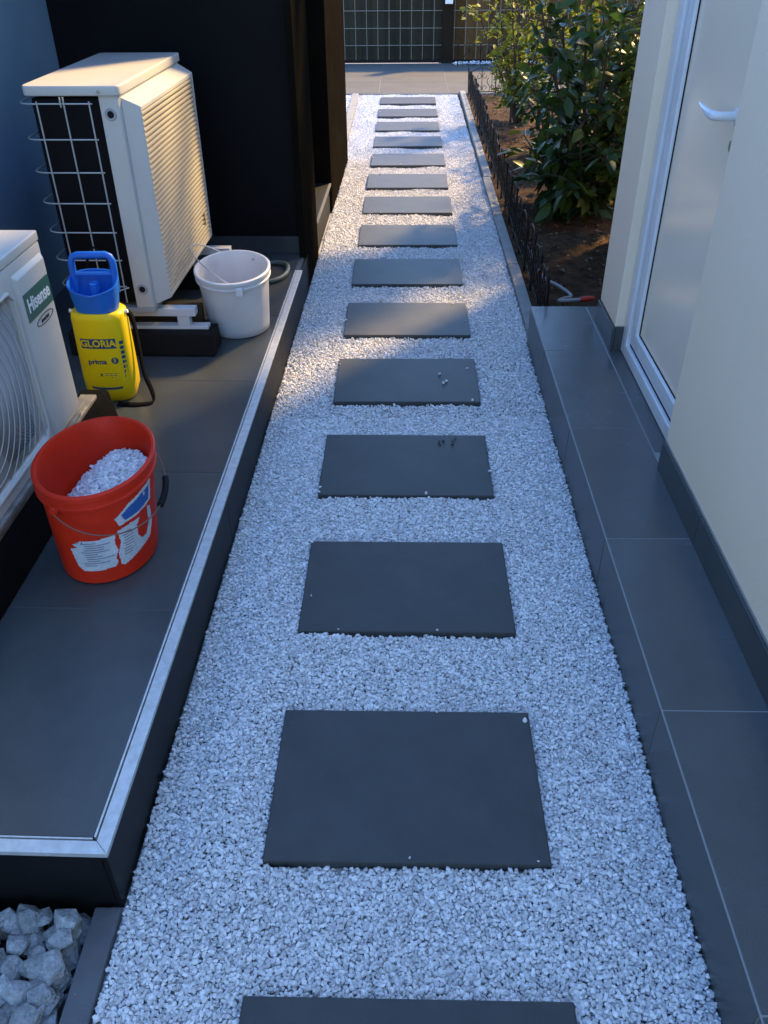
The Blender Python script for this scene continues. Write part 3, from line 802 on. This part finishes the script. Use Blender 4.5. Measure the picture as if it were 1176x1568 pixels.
# fan guard: fine radial ribs + staggered rings
fc = (1.765, 0.590)
def inside(y, z): return oy0 + .004 < y < oy1 - .004 and oz0 + .004 < z < oz1 - .004
rb_ = MB()
NR = 400
for k in range(NR):
    a = 2 * math.pi * k / NR
    seg = []
    for r in np.arange(0.055, 0.50, 0.02):
        aa = a + 0.55 * r
        y_, z_ = fc[0] + r * math.cos(aa), fc[1] + r * math.sin(aa)
        if inside(y_, z_): seg.append((y_, z_))
    if len(seg) > 1: rb_.tube([fpt(FX - .006, *p) for p in seg], 0.0011, 3, caps=False)
o = rb_.obj('fan_guard_ribs', 'ac_grey', a1); o['kind'] = 'stuff'
for ri, r in enumerate(np.arange(0.06, 0.48, 0.030)):
    cur = []; runs = []
    for t in range(97):
        a = 2 * math.pi * t / 96
        y_, z_ = fc[0] + r * math.cos(a), fc[1] + r * math.sin(a)
        if inside(y_, z_): cur.append((y_, z_))
        else:
            if len(cur) > 2: runs.append(cur)
            cur = []
    if len(cur) > 2: runs.append(cur)
    for c_ in runs:
        mb = MB(); mb.tube([fpt(FX - .003, *p) for p in c_], 0.0012, 5)
        mb.obj('fan_guard_ring', 'ac', a1, smooth=True)
mb = MB(); mb.lathe([(0.0, 0.006), (0.05, 0.004), (0.06, 0.0)], 24, fn=lambda p: fpt(FX - .004 + p[2], fc[0] + p[0], fc[1] + p[1])); mb.obj('fan_hub', 'ac', a1, smooth=True)
A1('foot_bracket', 'zinc', -1.12, FX + .012, 1.60, 2.30, 0.326, 0.3385, 0.002)
# stand
s1 = empty('mounting_stand', (-1.06, 2.0, PH), LR, 'long granulated rubber foot with zinc rail under the badge air conditioner', 'stand')
mb = MB(); mb.prism([(-0.09, 0), (0.045, 0), (0.025, 0.125), (-0.07, 0.125)], -0.75, 0.545, 'y')
v = mb.v; mb.obj('rubber_foot', 'rubber', s1, 0.012)
mb = MB(); mb.box(-0.045, 0.008, -0.75, 0.475, 0.1255, 0.139); mb.obj('rail', 'zinc', s1, 0.002)
mb = MB(); mb.box(-0.03, 0.0, -0.75, 0.40, 0.1395, 0.1555); mb.obj('spacer', 'zinc', s1, 0.002)
mb = MB(); mb.tube([(0.004, -0.36, 0.139), (0.004, -0.36, 0.16)], 0.009, 6); mb.tube([(0.004, -0.36, 0.15), (0.004, -0.36, 0.175)], 0.005, 8); mb.obj('bolt', 'alu', s1)
mb = MB(); mb.prism([(-0.43, 0), (-0.29, 0), (-0.31, 0.125), (-0.41, 0.125)], -0.75, 0.5, 'y'); mb.obj('rubber_foot', 'rubber', s1, 0.012)

# ------------------------------------------------------------------ yellow pressure sprayer
sp = empty('pressure_sprayer', (-1.085, 2.745, PH), R(4), 'yellow pressure sprayer with blue funnel top and black shoulder strap', 'sprayer')
sp.scale = (0.96, 0.96, 0.965)
sp.rotation_euler = (R(1.5), R(1.0), R(2))
def sup(r, a, e=3.0):
    c_, s_ = math.cos(a), math.sin(a)
    k = (abs(c_) ** e + abs(s_) ** e) ** (-1 / e)
    return r * k * c_, r * k * s_
def sect(prof, n=40, e=3.0, ry=0.72):
    v = []; f = []
    for (r, z) in prof:
        for k in range(n):
            x, y_ = sup(r, 2 * math.pi * k / n, e)
            v.append((x, y_ * ry, z))
    m = len(prof)
    for i in range(m - 1):
        for k in range(n): f.append((i * n + k, i * n + (k + 1) % n, (i + 1) * n + (k + 1) % n, (i + 1) * n + k))
    return v, f, n, m
tprof = [(0.0, 0.002), (0.075, 0.002), (0.083, 0.010), (0.098, 0.050), (0.0995, 0.09), (0.0985, 0.20), (0.097, 0.29), (0.0965, 0.325), (0.094, 0.342), (0.085, 0.350), (0.0, 0.351)]
v, f, n_, m_ = sect(tprof)
mb = MB(); mb.add(v, f); mb.obj('tank', 'yellow', sp, smooth=True)
mb = MB()
fpr = [(0.070, 0.330), (0.075, 0.352), (0.082, 0.40), (0.086, 0.445), (0.089, 0.447), (0.0885, 0.451), (0.083, 0.450), (0.076, 0.40), (0.070, 0.375), (0.0, 0.372)]
v, f, n_, m_ = sect(fpr, 40, 2.6, 0.74)
# dip at the front rim and rise at the back
def dip(p):
    x, y_, z = p
    if z > 0.435: z += 0.02 * (y_ / 0.065) - 0.012 * max(0, 1 - abs(x) / 0.06) * (1 if y_ < 0 else 0)
    return (x, y_, z)
mb.add([dip(p) for p in v], f)
fun = mb.obj('funnel', 'blue', sp, smooth=True)
mb = MB(); mb.add([(p[0] * 0.9, -0.050 + 0.004 * math.cos(p[0] * 20), p[1]) for p in [(-.07, .43), (-.04, .412), (0, .405), (.04, .412), (.07, .43), (.07, .44), (-.07, .44)]], [(0, 1, 2, 3, 4, 5, 6)])
# handle loop
hp = [(-0.072, 0.03, 0.40), (-0.074, 0.035, 0.47), (-0.074, 0.038, 0.505), (-0.066, 0.039, 0.522), (-0.050, 0.040, 0.528), (0.050, 0.040, 0.530), (0.064, 0.039, 0.524), (0.072, 0.038, 0.507), (0.072, 0.035, 0.47), (0.070, 0.03, 0.40)]
mb = MB(); mb.tube(hp, 0.0125, 10); mb.tube([(-0.073, 0.034, 0.462), (0.071, 0.034, 0.464)], 0.009, 8)
mb.obj('handle', 'blue', sp, smooth=True)
mb = MB(); mb.tube([(0, 0.01, 0.37), (0, 0.01, 0.44)], 0.018, 12); mb.obj('pump_rod', 'blue', sp, smooth=True)
def front(x, z, off=0.0008):
    r = 0.098; e = 3.0
    u = max(-0.999, min(0.999, x / r))
    return (x, -r * 0.72 * (1 - abs(u) ** e) ** (1 / e) - off, z)
def patch(name, m, x0, x1, z0, z1, off, nn=8, cz=0.0):
    mb = MB(); v = []; f = []
    for i in range(nn + 1):
        x = x0 + (x1 - x0) * i / nn
        b_ = cz * (1 - ((2 * i / nn) - 1) ** 2)
        v += [front(x, z0 - b_, off), front(x, z1 - b_, off)]
    f = [(2 * i, 2 * i + 2, 2 * i + 3, 2 * i + 1) for i in range(nn)]
    mb.add(v, f); return mb.obj(name, m, sp, smooth=True)
def letters(body, size, cx, cz, m, off, bold=0.0, sx=1.0, par=None):
    tv, tf = text_geo(body, size, bold, 0.0003)
    mb = MB(); mb.add([front(cx + q[0] * sx, cz + q[1], off + q[2]) for q in tv], tf); return mb.obj('lettering', m, par or sp)
bp_ = patch('brand_band', 'print_blue', -0.066, 0.060, 0.224, 0.262, 0.0008)
letters('GLORIA', 0.036, -0.003, 0.243, 'yellow', 0.0018, 0.0008, 0.98)
letters('prima', 0.028, -0.018, 0.172, 'print_blue', 0.0012, 0.0008, 1.05)
mb = MB(); v = [front(0.046 + 0.013 * math.cos(a), 0.176 + 0.013 * math.sin(a), 0.0009) for a in np.linspace(0, 2 * math.pi, 20, endpoint=False)]; mb.add(v, [tuple(range(20))]); mb.obj('number_disc', 'print_blue', sp)
letters('5', 0.020, 0.046, 0.176, 'yellow', 0.0018, 0.0004)
patch('print_block', 'green', -0.016, -0.008, 0.090, 0.125, 0.0009, 2)
for k in range(5): patch('small_print', 'print_blue', 0.0, 0.052 - 0.008 * (k % 2), 0.093 + 0.0075 * k, 0.0955 + 0.0075 * k, 0.0009, 4)
patch('print_band', 'print_blue', -0.058, 0.056, 0.062, 0.071, 0.0009, 10, 0.004)
for k in range(9): patch('small_print', 'print_blue', 0.071, 0.083, 0.085 + 0.019 * k, 0.098 + 0.019 * k, 0.0009, 2)
# strap
sp_pts = [(0.098, 0.01, 0.335), (0.112, 0.02, 0.30), (0.120, 0.01, 0.20), (0.128, -0.01, 0.10), (0.150, -0.035, 0.045), (0.160, -0.055, 0.012), (0.150, -0.085, 0.006), (0.09, -0.095, 0.006), (0.03, -0.085, 0.006)]
def ribbon(pts, w, th, wdir):
    mb = MB(); v = []; n2 = len(pts)
    for p in pts:
        p = Vector(p); d = Vector(wdir).normalized() * w / 2
        v += [tuple(p - d), tuple(p + d)]
    f = [(2 * i, 2 * i + 2, 2 * i + 3, 2 * i + 1) for i in range(n2 - 1)]
    mb.add(v, f); return mb
def cr(pts, k=6):
    P = [Vector(p) for p in pts]; out = []
    for i in range(len(P) - 1):
        a, b, c_, d = P[max(i - 1, 0)], P[i], P[i + 1], P[min(i + 2, len(P) - 1)]
        for t in range(k):
            u = t / k
            out.append(0.5 * ((2 * b) + (c_ - a) * u + (2 * a - 5 * b + 4 * c_ - d) * u * u + (-a + 3 * b - 3 * c_ + d) * u ** 3))
    out.append(P[-1]); return out
o = ribbon(cr(sp_pts), 0.024, 0, (0.35, 1, 0.5)).obj('strap', 'strap', sp, smooth=True)
sd = o.modifiers.new('thick', 'SOLIDIFY'); sd.thickness = 0.0025
for s in (-1, 1):
    mb = MB(); mb.tube([(s * 0.093, 0.0, 0.338), (s * 0.105, 0.0, 0.340)], 0.007, 8); mb.obj('strap_stud', 'print_white', sp, smooth=True)

# ------------------------------------------------------------------ buckets
def bucket(name, loc, label, m, rb0, rr0, h, shift, sx, sy, tilt, collar):
    r = empty(name, loc, 0, label, 'bucket')
    def fn(p):
        t = p[2] / h
        return (p[0] + shift[0] * t, p[1] + shift[1] * t, p[2] + t * tilt * p[1])
    pr = [(0.0, 0.0), (rb0 - .006, 0.0), (rb0, 0.006)]
    for k in range(1, 9): t = k / 8; pr.append((rb0 + (rr0 - rb0) * t, h * t * 0.985))
    inner = [(rr0 - .004, h * 0.985)] + [(rb0 - .003 + (rr0 - rb0) * t, h * t * 0.985) for t in (0.8, 0.5, 0.2, 0.03)] + [(0.0, 0.008)]
    mb = MB(); mb.lathe(pr + inner, 64, sx=sx, sy=sy, fn=fn); mb.obj('shell', m, r, smooth=True)
    rim = MB()
    rp = [(rr0 - .005, h * .99), (rr0 - .002, h * 1.006), (rr0 + .004, h * 1.008), (rr0 + .008, h * .998), (rr0 + .008, h - .012), (rr0 + .0035, h - .016), (rr0 + .0035, h - collar), (rr0 + .0072, h - collar - .003), (rr0 + .006, h - collar - .010), (rr0 - .006, h - collar - .012)]
    rim.lathe(rp, 64, sx=sx, sy=sy, fn=fn, closed=True); rim.obj('rim', m, r, smooth=True)
    return r, fn
WB, wfn = bucket('bucket', (-0.722, 3.375, PH), 'empty white plastic bucket beside the bright platform edge', 'white_pl', 0.124, 0.146, 0.285, (0.005, -0.065), 1.0, 1.06, 0.10, 0.028)
def rimpt(fn, r, a, z, sx, sy): return Vector(fn((r * sx * math.cos(a), r * sy * math.sin(a), z)))
p0_ = rimpt(wfn, 0.160, R(-72), 0.262, 1.0, 1.06); p1_ = rimpt(wfn, 0.158, R(108), 0.262, 1.0, 1.06)
mid = (p0_ + p1_) / 2 + Vector((-0.105, 0.0, 0.065))
pts = []
for t in np.linspace(0, 1, 25):
    a = math.pi * t
    c_ = (p0_ + p1_) / 2; d = (p0_ - p1_) / 2
    pts.append(c_ + d * math.cos(a) + Vector((-0.165, 0.02, 0.085)) * math.sin(a))
mb = MB(); mb.tube(pts, 0.0026, 8); mb.obj('wire_handle', 'wire', WB, smooth=True)
mb = MB(); mb.box(p0_.x - .014, p0_.x + .014, p0_.y - .004, p0_.y + .012, p0_.z - .028, p0_.z + .006); mb.obj('lug', 'white_pl', WB, 0.004)
mb = MB(); mb.box(p1_.x - .014, p1_.x + .014, p1_.y - .012, p1_.y + .004, p1_.z - .028, p1_.z + .006); mb.obj('lug', 'white_pl', WB, 0.004)

RB, rfn = bucket('bucket', (-0.830, 1.815, PH), 'red plastic bucket holding white gravel with a torn paper label', 'red', 0.126, 0.147, 0.285, (0.0, 0.035), 1.0, 1.22, 0.07, 0.030)
def rshell(a, z, off=0.0008):
    t = z / 0.281
    r = 0.126 + (0.147 - 0.126) * min(1, t) + off
    return rfn((r * math.cos(a), r * 1.22 * math.sin(a), z))
def rlabel(name, m, outline, off, par=RB):
    # outline: polygon in (angle deg, z); filled on a fine grid clipped by the polygon
    def inside_p(a, z):
        c_ = False; n2 = len(outline)
        for i in range(n2):
            (x1, y1), (x2, y2) = outline[i], outline[(i + 1) % n2]
            if (y1 > z) != (y2 > z) and a < (x2 - x1) * (z - y1) / (y2 - y1) + x1: c_ = not c_
        return c_
    a0, a1 = min(p[0] for p in outline), max(p[0] for p in outline); z0, z1 = min(p[1] for p in outline), max(p[1] for p in outline)
    na, nz = int((a1 - a0) / 1.0) + 1, int((z1 - z0) / 0.0025) + 1
    mb = MB(); idx = {}; v = []; f = []
    def vid(i, j):
        if (i, j) not in idx:
            idx[(i, j)] = len(v); v.append(rshell(R(a0 + (a1 - a0) * i / na), z0 + (z1 - z0) * j / nz, off))
        return idx[(i, j)]
    for i in range(na):
        for j in range(nz):
            if inside_p(a0 + (a1 - a0) * (i + .5) / na, z0 + (z1 - z0) * (j + .5) / nz): f.append((vid(i, j), vid(i + 1, j), vid(i + 1, j + 1), vid(i, j + 1)))
    mb.add(v, f); return mb.obj(name, m, par, smooth=True)
lb1 = rlabel('paper_label', 'paper', [(-103, .062), (-98, .050), (-80, .049), (-62, .052), (-59, .062), (-60, .080), (-57, .100), (-59, .122), (-58, .150), (-70, .149), (-90, .147), (-97, .146), (-96, .140), (-105, .135), (-99, .126), (-108, .118), (-106, .09)], 0.0010)
lb2 = rlabel('paper_label', 'paper', [(-56, .052), (-52, .046), (-44, .052), (-28, .066), (-14, .075), (-8, .11), (-10, .16), (-16, .168), (-15, .12), (-20, .094), (-27, .092), (-32, .11), (-33, .142), (-28, .160), (-40, .162), (-55, .158), (-53, .12), (-57, .09)], 0.0010)
lb3 = rlabel('logo_label', 'paper', [(-56, .196), (-52, .170), (-44, .172), (-25, .174), (-8, .178), (-6, .235), (-20, .232), (-40, .222), (-50, .205)], 0.0012)
rlabel('logo_print', 'paper_blue', [(-49, .200), (-46, .180), (-30, .180), (-13, .186), (-10, .222), (-24, .222), (-40, .212)], 0.0019)
for k in range(11):
    a0 = -96 + random.uniform(0, 6); a1 = a0 + random.uniform(12, 30); z_ = 0.066 + 0.0072 * k
    rlabel('small_print', 'text_grey', [(a0, z_), (a1, z_), (a1, z_ + .0026), (a0, z_ + .0026)], 0.0017, RB)
for k in range(9):
    a0 = -52 + random.uniform(0, 3); a1 = a0 + random.uniform(8, 15); z_ = 0.076 + 0.0085 * k
    rlabel('small_print', 'text_grey', [(a0, z_), (a1, z_), (a1, z_ + .0026), (a0, z_ + .0026)], 0.0017, RB)
rlabel('small_print', 'print_dark', [(-93, .139), (-92, .139), (-92, .146), (-93, .146)], 0.0018)
# hanging handle with black grip
q0 = rimpt(rfn, 0.158, R(-112), 0.236, 1, 1.22); q1 = rimpt(rfn, 0.158, R(68), 0.262, 1, 1.22)
hpts = []
for t in np.linspace(0, 1, 33):
    a = -112 + 180 * t
    dz = -0.085 * math.sin(math.pi * t) ** 0.8
    r_ = 0.159 + 0.012 * math.sin(math.pi * t)
    hpts.append(rimpt(rfn, r_, R(a), 0.243 + 0.012 * t + dz, 1, 1.22))
mb = MB(); mb.tube(hpts, 0.0018, 8); mb.obj('wire_handle', 'wire_rust', RB, smooth=True)
mb = MB(); gpts = hpts[18:24]
mb.tube(gpts, 0.009, 10)
for q in gpts[::2]:
    pass
mb.obj('grip', 'gasket', RB, smooth=True)
for q, a in ((hpts[0], -112), (hpts[-1], 68)):
    mb = MB(); mb.lathe([(0.013, 0), (0.011, 0.008), (0.0, 0.009)], 14, fn=lambda p: tuple(q + Vector((math.cos(R(a)) * (p[2] - .006) - math.sin(R(a)) * p[0], math.sin(R(a)) * (p[2] - .006) + math.cos(R(a)) * p[0], p[1])))); mb.obj('lug', 'red', RB, smooth=True)
# gravel inside the red bucket: heap sloping to the front right
pts = []
for k in range(3600):
    a = random.uniform(0, 2 * math.pi); rr = math.sqrt(random.random())
    lx, ly = rr * math.cos(a), rr * math.sin(a)
    z_ = 0.182 + 0.03 * lx + 0.018 * ly - 0.045 * max(0, -lx) ** 1.2 + 0.022 * (1 - rr) + random.uniform(-.006, .004)
    t = z_ / 0.281; rad = (0.126 + 0.021 * t) - 0.013
    pts.append(Vector(rfn((lx * rad, ly * rad * 1.22, z_))) + Vector((-0.830, 1.815, PH)))
stuff_points('gravel', [tuple(p) for p in pts], gravel_nodes('bucket_stones', 0.0060, M['gravel']), 'white gravel heaped inside the red bucket', 'gravel')

# hose loop behind the white bucket
hl = MB(); hl.tube(cr([(-0.80, 4.10, PH + .013), (-0.70, 4.17, PH + .012), (-0.615, 4.14, PH + .012), (-0.60, 4.02, PH + .012), (-0.64, 3.92, PH + .012), (-0.74, 3.88, PH + .012), (-0.86, 3.90, PH + .012), (-0.95, 3.97, PH + .012)]), 0.0115, 10)
tag(hl.obj('hose', 'hose_green', None, smooth=True), 'loop of grey green hose lying behind the white bucket', 'hose')

# ------------------------------------------------------------------ big stones in the corner
sb = B('stone_bed', 'bed', None, -2.2, -0.628, -0.5, 0.890, -0.099, -0.060)
tag(sb, kind='structure')
def rock(seed, r):
    rr = random.Random(seed)
    bm = bmesh.new()
    for _ in range(19):
        p = Vector((rr.gauss(0, 1), rr.gauss(0, 1), rr.gauss(0, 1))).normalized()
        bm.verts.new((p.x * r * rr.uniform(1.05, 1.35), p.y * r * rr.uniform(.85, 1.05), p.z * r * rr.uniform(.7, .95)))
    bmesh.ops.convex_hull(bm, input=bm.verts)
    for v in [v for v in bm.verts if not v.link_faces]: bm.verts.remove(v)
    bmesh.ops.bevel(bm, geom=bm.edges[:], offset=r * 0.06, segments=2, affect='EDGES', clamp_overlap=True)
    me = bpy.data.meshes.new('stone'); bm.to_mesh(me); bm.free(); me.materials.append(M['stone'])
    return me
rocks = [rock(100 + i, 0.0275) for i in range(11)]
sp_ = 0.045
for lay in range(3):
    for i in range(18):
        for j in range(10):
            x = -0.658 - i * sp_ * 1.05 + random.uniform(-.009, .009) + (0.02 if j % 2 else 0); y_ = 0.862 - j * sp_ + random.uniform(-.009, .009)
            if lay and (random.random() < 0.30 or i > 8): continue
            if x > -0.664: x = -0.666
            s = random.uniform(0.85, 1.3) * (0.9 if lay else 1)
            share('stone', rocks[random.randrange(11)], sb, (x + (.022 if lay else 0) - (.03 if lay else 0), min(y_ + .02 * lay, .856), -0.044 + 0.020 * lay), (random.uniform(-.6, .6), random.uniform(-.6, .6), random.uniform(0, 6)), (s, s, s))

# ------------------------------------------------------------------ garden hose and fitting
ph = MB(); ph.tube(cr([(0.672, 5.0, 0.03), (0.700, 4.80, 0.045), (0.695, 4.62, 0.05), (0.73, 4.42, 0.02), (0.80, 4.28, 0.015), (0.84, 4.16, 0.012), (0.795, 4.12, 0.012), (0.765, 4.07, 0.02), (0.80, 4.045, 0.03), (0.87, 4.05, 0.035)]), 0.0095, 10)
tag(ph.obj('garden_pipe', 'pipe', None, smooth=True), 'grey watering pipe winding over the soil beside the black fence', 'pipe')
rf = MB(); rf.tube([(0.865, 4.05, 0.035), (0.90, 4.052, 0.038), (0.935, 4.055, 0.038)], [0.013, 0.015, 0.012], 10)
tag(rf.obj('hose_connector', 'red_fit', None, smooth=True), 'small red connector at the end of the watering pipe near the step', 'connector')

# ------------------------------------------------------------------ plants
def leaf_mesh(name, L_, W_, m, curl=0.25):
    ts = [0, .18, .42, .68, .88, 1.0]; ws = [.04, .62, 1.0, .78, .36, .0]
    v = []; f = []
    for t, w in zip(ts, ws):
        z = -curl * L_ * t * t
        v += [(-w * W_ / 2, t * L_, z + 0.10 * w * W_), (0, t * L_, z), (w * W_ / 2, t * L_, z + 0.10 * w * W_)]
    for i in range(len(ts) - 1):
        a = 3 * i
        f += [(a, a + 1, a + 4, a + 3), (a + 1, a + 2, a + 5, a + 4)]
    me = bpy.data.meshes.new(name); me.from_pydata(v, [], f)
    for p in me.polygons: p.use_smooth = True
    me.materials.append(M[m]); return me
def shrub(name, label, base, branches, n_leaf, LM, m, n_obj, spread, cat='shrub', droop=0.2, tw=0.012, group=None):
    """branches: list of polylines (local); leaves gather round the outer two thirds of every twig."""
    root = empty(name, base, random.uniform(-.05, .05), label, cat, group)
    st_ = MB(); seats = []
    for br in branches:
        P = cr(br, 5)
        st_.tube(P, [tw * (1 - 0.75 * i / (len(P) - 1)) for i in range(len(P))], 6)
        # twigs
        for i in range(3, len(P)):
            if name == 'added_shade_tree' and P[i].z < 1.5: continue
            for _ in range(2):
                if random.random() < 0.25: continue
                d = Vector((random.gauss(0, 1), random.gauss(0, 1), random.gauss(0.15, .6))).normalized()
                L_ = spread * random.uniform(0.4, 1.1)
                q = [P[i], P[i] + d * L_ * .5 + Vector((0, 0, .02)), P[i] + d * L_ - Vector((0, 0, droop * L_ * .5))]
                st_.tube(q, [tw * .28, tw * .2, tw * .1], 4)
                for t in (0.35, 0.6, 0.8, 1.0):
                    seats.append((q[0].lerp(q[2], t) if t > .5 else q[0].lerp(q[1], t * 2), d))
    st_.obj('trunk', 'bark', root, smooth=True)
    me0 = LM; vs = np.array([tuple(v.co) for v in me0[0].vertices]); fs = [tuple(p.vertices) for p in me0[0].polygons]
    av = []; af = []; items = []
    for _ in range(n_leaf):
        p, d = random.choice(seats)
        d2 = (d + Vector((random.gauss(0, .55), random.gauss(0, .55), random.gauss(-.15, .45)))).normalized()
        p = p + Vector((random.gauss(0, .016), random.gauss(0, .016), random.gauss(0, .016)))
        rotm = d2.to_track_quat('Y', 'Z').to_matrix() @ Matrix.Rotation(random.gauss(0, .6), 3, 'Y')
        items.append((p, rotm, random.uniform(.6, 1.25)))
    caml = Vector((-0.02, 0, 1.59)) - Vector(base)
    items.sort(key=lambda it: (it[0] - caml).length)
    for k, (p, rm, s) in enumerate(items):
        if k < n_obj:
            o = bpy.data.objects.new('leaf', me0[k % len(me0)]); COL.objects.link(o); o.parent = root
            o.location = p; o.rotation_euler = rm.to_euler(); o.scale = (s, s, s)
        else:
            w = (vs * s) @ np.array(rm).T + np.array(p)
            b_ = len(av); av += [tuple(q) for q in w]; af += [tuple(i + b_ for i in q) for q in fs]
    if af:
        me = bpy.data.meshes.new('foliage'); me.from_pydata(av, [], af)
        for p in me.polygons: p.use_smooth = True
        me.materials.append(M[m]); o = bpy.data.objects.new('foliage', me); COL.objects.link(o); o.parent = root; o['kind'] = 'stuff'
    return root
def fan(n, h, rx, ry, lean=(0, 0), start=0.0):
    out = []
    for i in range(n):
        a = 2 * math.pi * (i + random.uniform(-.3, .3)) / n; k = random.uniform(.35, 1)
        hh = h * random.uniform(.72, 1.05)
        out.append([(0.03 * math.cos(a), 0.03 * math.sin(a), start), (0.35 * rx * k * math.cos(a) + lean[0] * .3, 0.35 * ry * k * math.sin(a) + lean[1] * .3, hh * .35),
                    (0.75 * rx * k * math.cos(a) + lean[0] * .7, 0.75 * ry * k * math.sin(a) + lean[1] * .7, hh * .7), (rx * k * math.cos(a) + lean[0], ry * k * math.sin(a) + lean[1], hh)])
    return out
LD = [leaf_mesh('leaf', .108, .052, 'leaf_dark', c_) for c_ in (.15, .3, .45)]
LMid = [leaf_mesh('leaf', .075, .036, 'leaf_mid', c_) for c_ in (.15, .35)]
LY = [leaf_mesh('leaf', .060, .034, 'leaf_yel', c_) for c_ in (.1, .3)]
LDs = [leaf_mesh('leaf', .070, .036, 'leaf_dark', c_) for c_ in (.15, .35)]
shrub('shrub', 'big dark glossy leaved shrub filling the middle of the garden bed', (1.20, 5.9, -0.02), fan(11, 1.25, .46, .62, (0, 0)) + fan(9, .60, .50, .66) + fan(6, .3, .45, .6), 2000, LD, 'leaf_dark', 290, .20, tw=.016)
shrub('shrub', 'green leafy shrub pressed against the far corner of the cream house', (1.42, 5.75, -0.02), fan(9, 1.35, .28, .38, (-0.02, 0)) + fan(5, .6, .25, .35), 1500, LMid, 'leaf_mid', 200, .17, tw=.012)
shrub('shrub', 'airy yellow green bush overhanging the far end of the black fence', (1.08, 8.9, -0.02), fan(11, 1.30, .46, .55, (-.05, -.1)) + fan(3, .7, .35, .40), 1700, LY, 'leaf_yel', 220, .20, tw=.014)
shrub('shrub', 'sunlit yellow green bush behind the dark shrub in the garden bed', (1.75, 7.9, -0.02), fan(9, 1.05, .40, .45), 1500, LY, 'leaf_yel', 160, .18, tw=.012)
shrub('shrub', 'low dark bush between the yellow bush and the big dark shrub', (1.18, 7.4, -0.02), fan(8, .66, .34, .45), 1000, LDs, 'leaf_dark', 160, .15, tw=.010)
shrub('shrub', 'tall dark shrub behind the big dark one, close to the boards', (1.95, 7.6, -0.02), fan(8, 1.5, .45, .6), 1000, LD, 'leaf_dark', 60, .22, tw=.016)
tr_ = []  # leafy crown added out of view to dapple the sun on the air conditioner
for i in range(15):
    a = 2 * math.pi * i / 15 + random.uniform(-.2, .2); k = random.uniform(.4, 1)
    tr_.append([(0, 0, 0), (0.02, -0.03, 1.3), (0.45 * k * math.cos(a) - .3, 0.45 * k * math.sin(a) - .25, random.uniform(1.9, 2.4)), (0.9 * k * math.cos(a) - .8, 0.9 * k * math.sin(a) - .8, random.uniform(2.3, 4.1))])
shrub('added_shade_tree', 'slim trunk with unseen leafy crown, added behind the big dark shrub to dapple the sun', (1.72, 6.75, -0.02), tr_, 13000, LMid, 'leaf_mid', 0, .30, 'added_shade_tree', tw=.028)
# support stakes
for (x, y_, h, lb) in ((1.62, 6.6, 1.7, 'thin dark plant stake behind the big dark shrub'), (1.0, 8.8, 1.5, 'dark stake inside the yellow green bush')):
    mb = MB(); mb.tube([(0, 0, -.05), (0.01, 0, h)], 0.012, 8); o = mb.obj('plant_stake', 'bark', None, smooth=True); o.location = (x, y_, 0); tag(o, lb, 'stake')
# litter on the soil
lt = MB(); LV = [(-.5, 0, 0), (0, -.25, .12), (.5, 0, 0), (0, .25, .12)]
for _ in range(1500):
    x = 0.66 + random.random() ** 1.3 * 1.6; y_ = random.uniform(3.68, 10.35); s = random.uniform(.012, .045); a = random.uniform(0, 6.28)
    z_ = 0.0 + 0.018 * math.sin(3.1 * x + 1.3 * y_) + 0.015 * math.sin(5.7 * y_ - 2.2 * x) - 0.016
    lt.add([(x + s * (p[0] * math.cos(a) - p[1] * math.sin(a)), y_ + s * (p[0] * math.sin(a) + p[1] * math.cos(a)), z_ + s * p[2] * random.uniform(.5, 3)) for p in LV], [(0, 1, 2), (0, 2, 3)])
tag(lt.obj('leaf_litter', 'litter', None), 'dry brown leaves and bark chips scattered over the garden soil', 'leaf litter', kind='stuff')
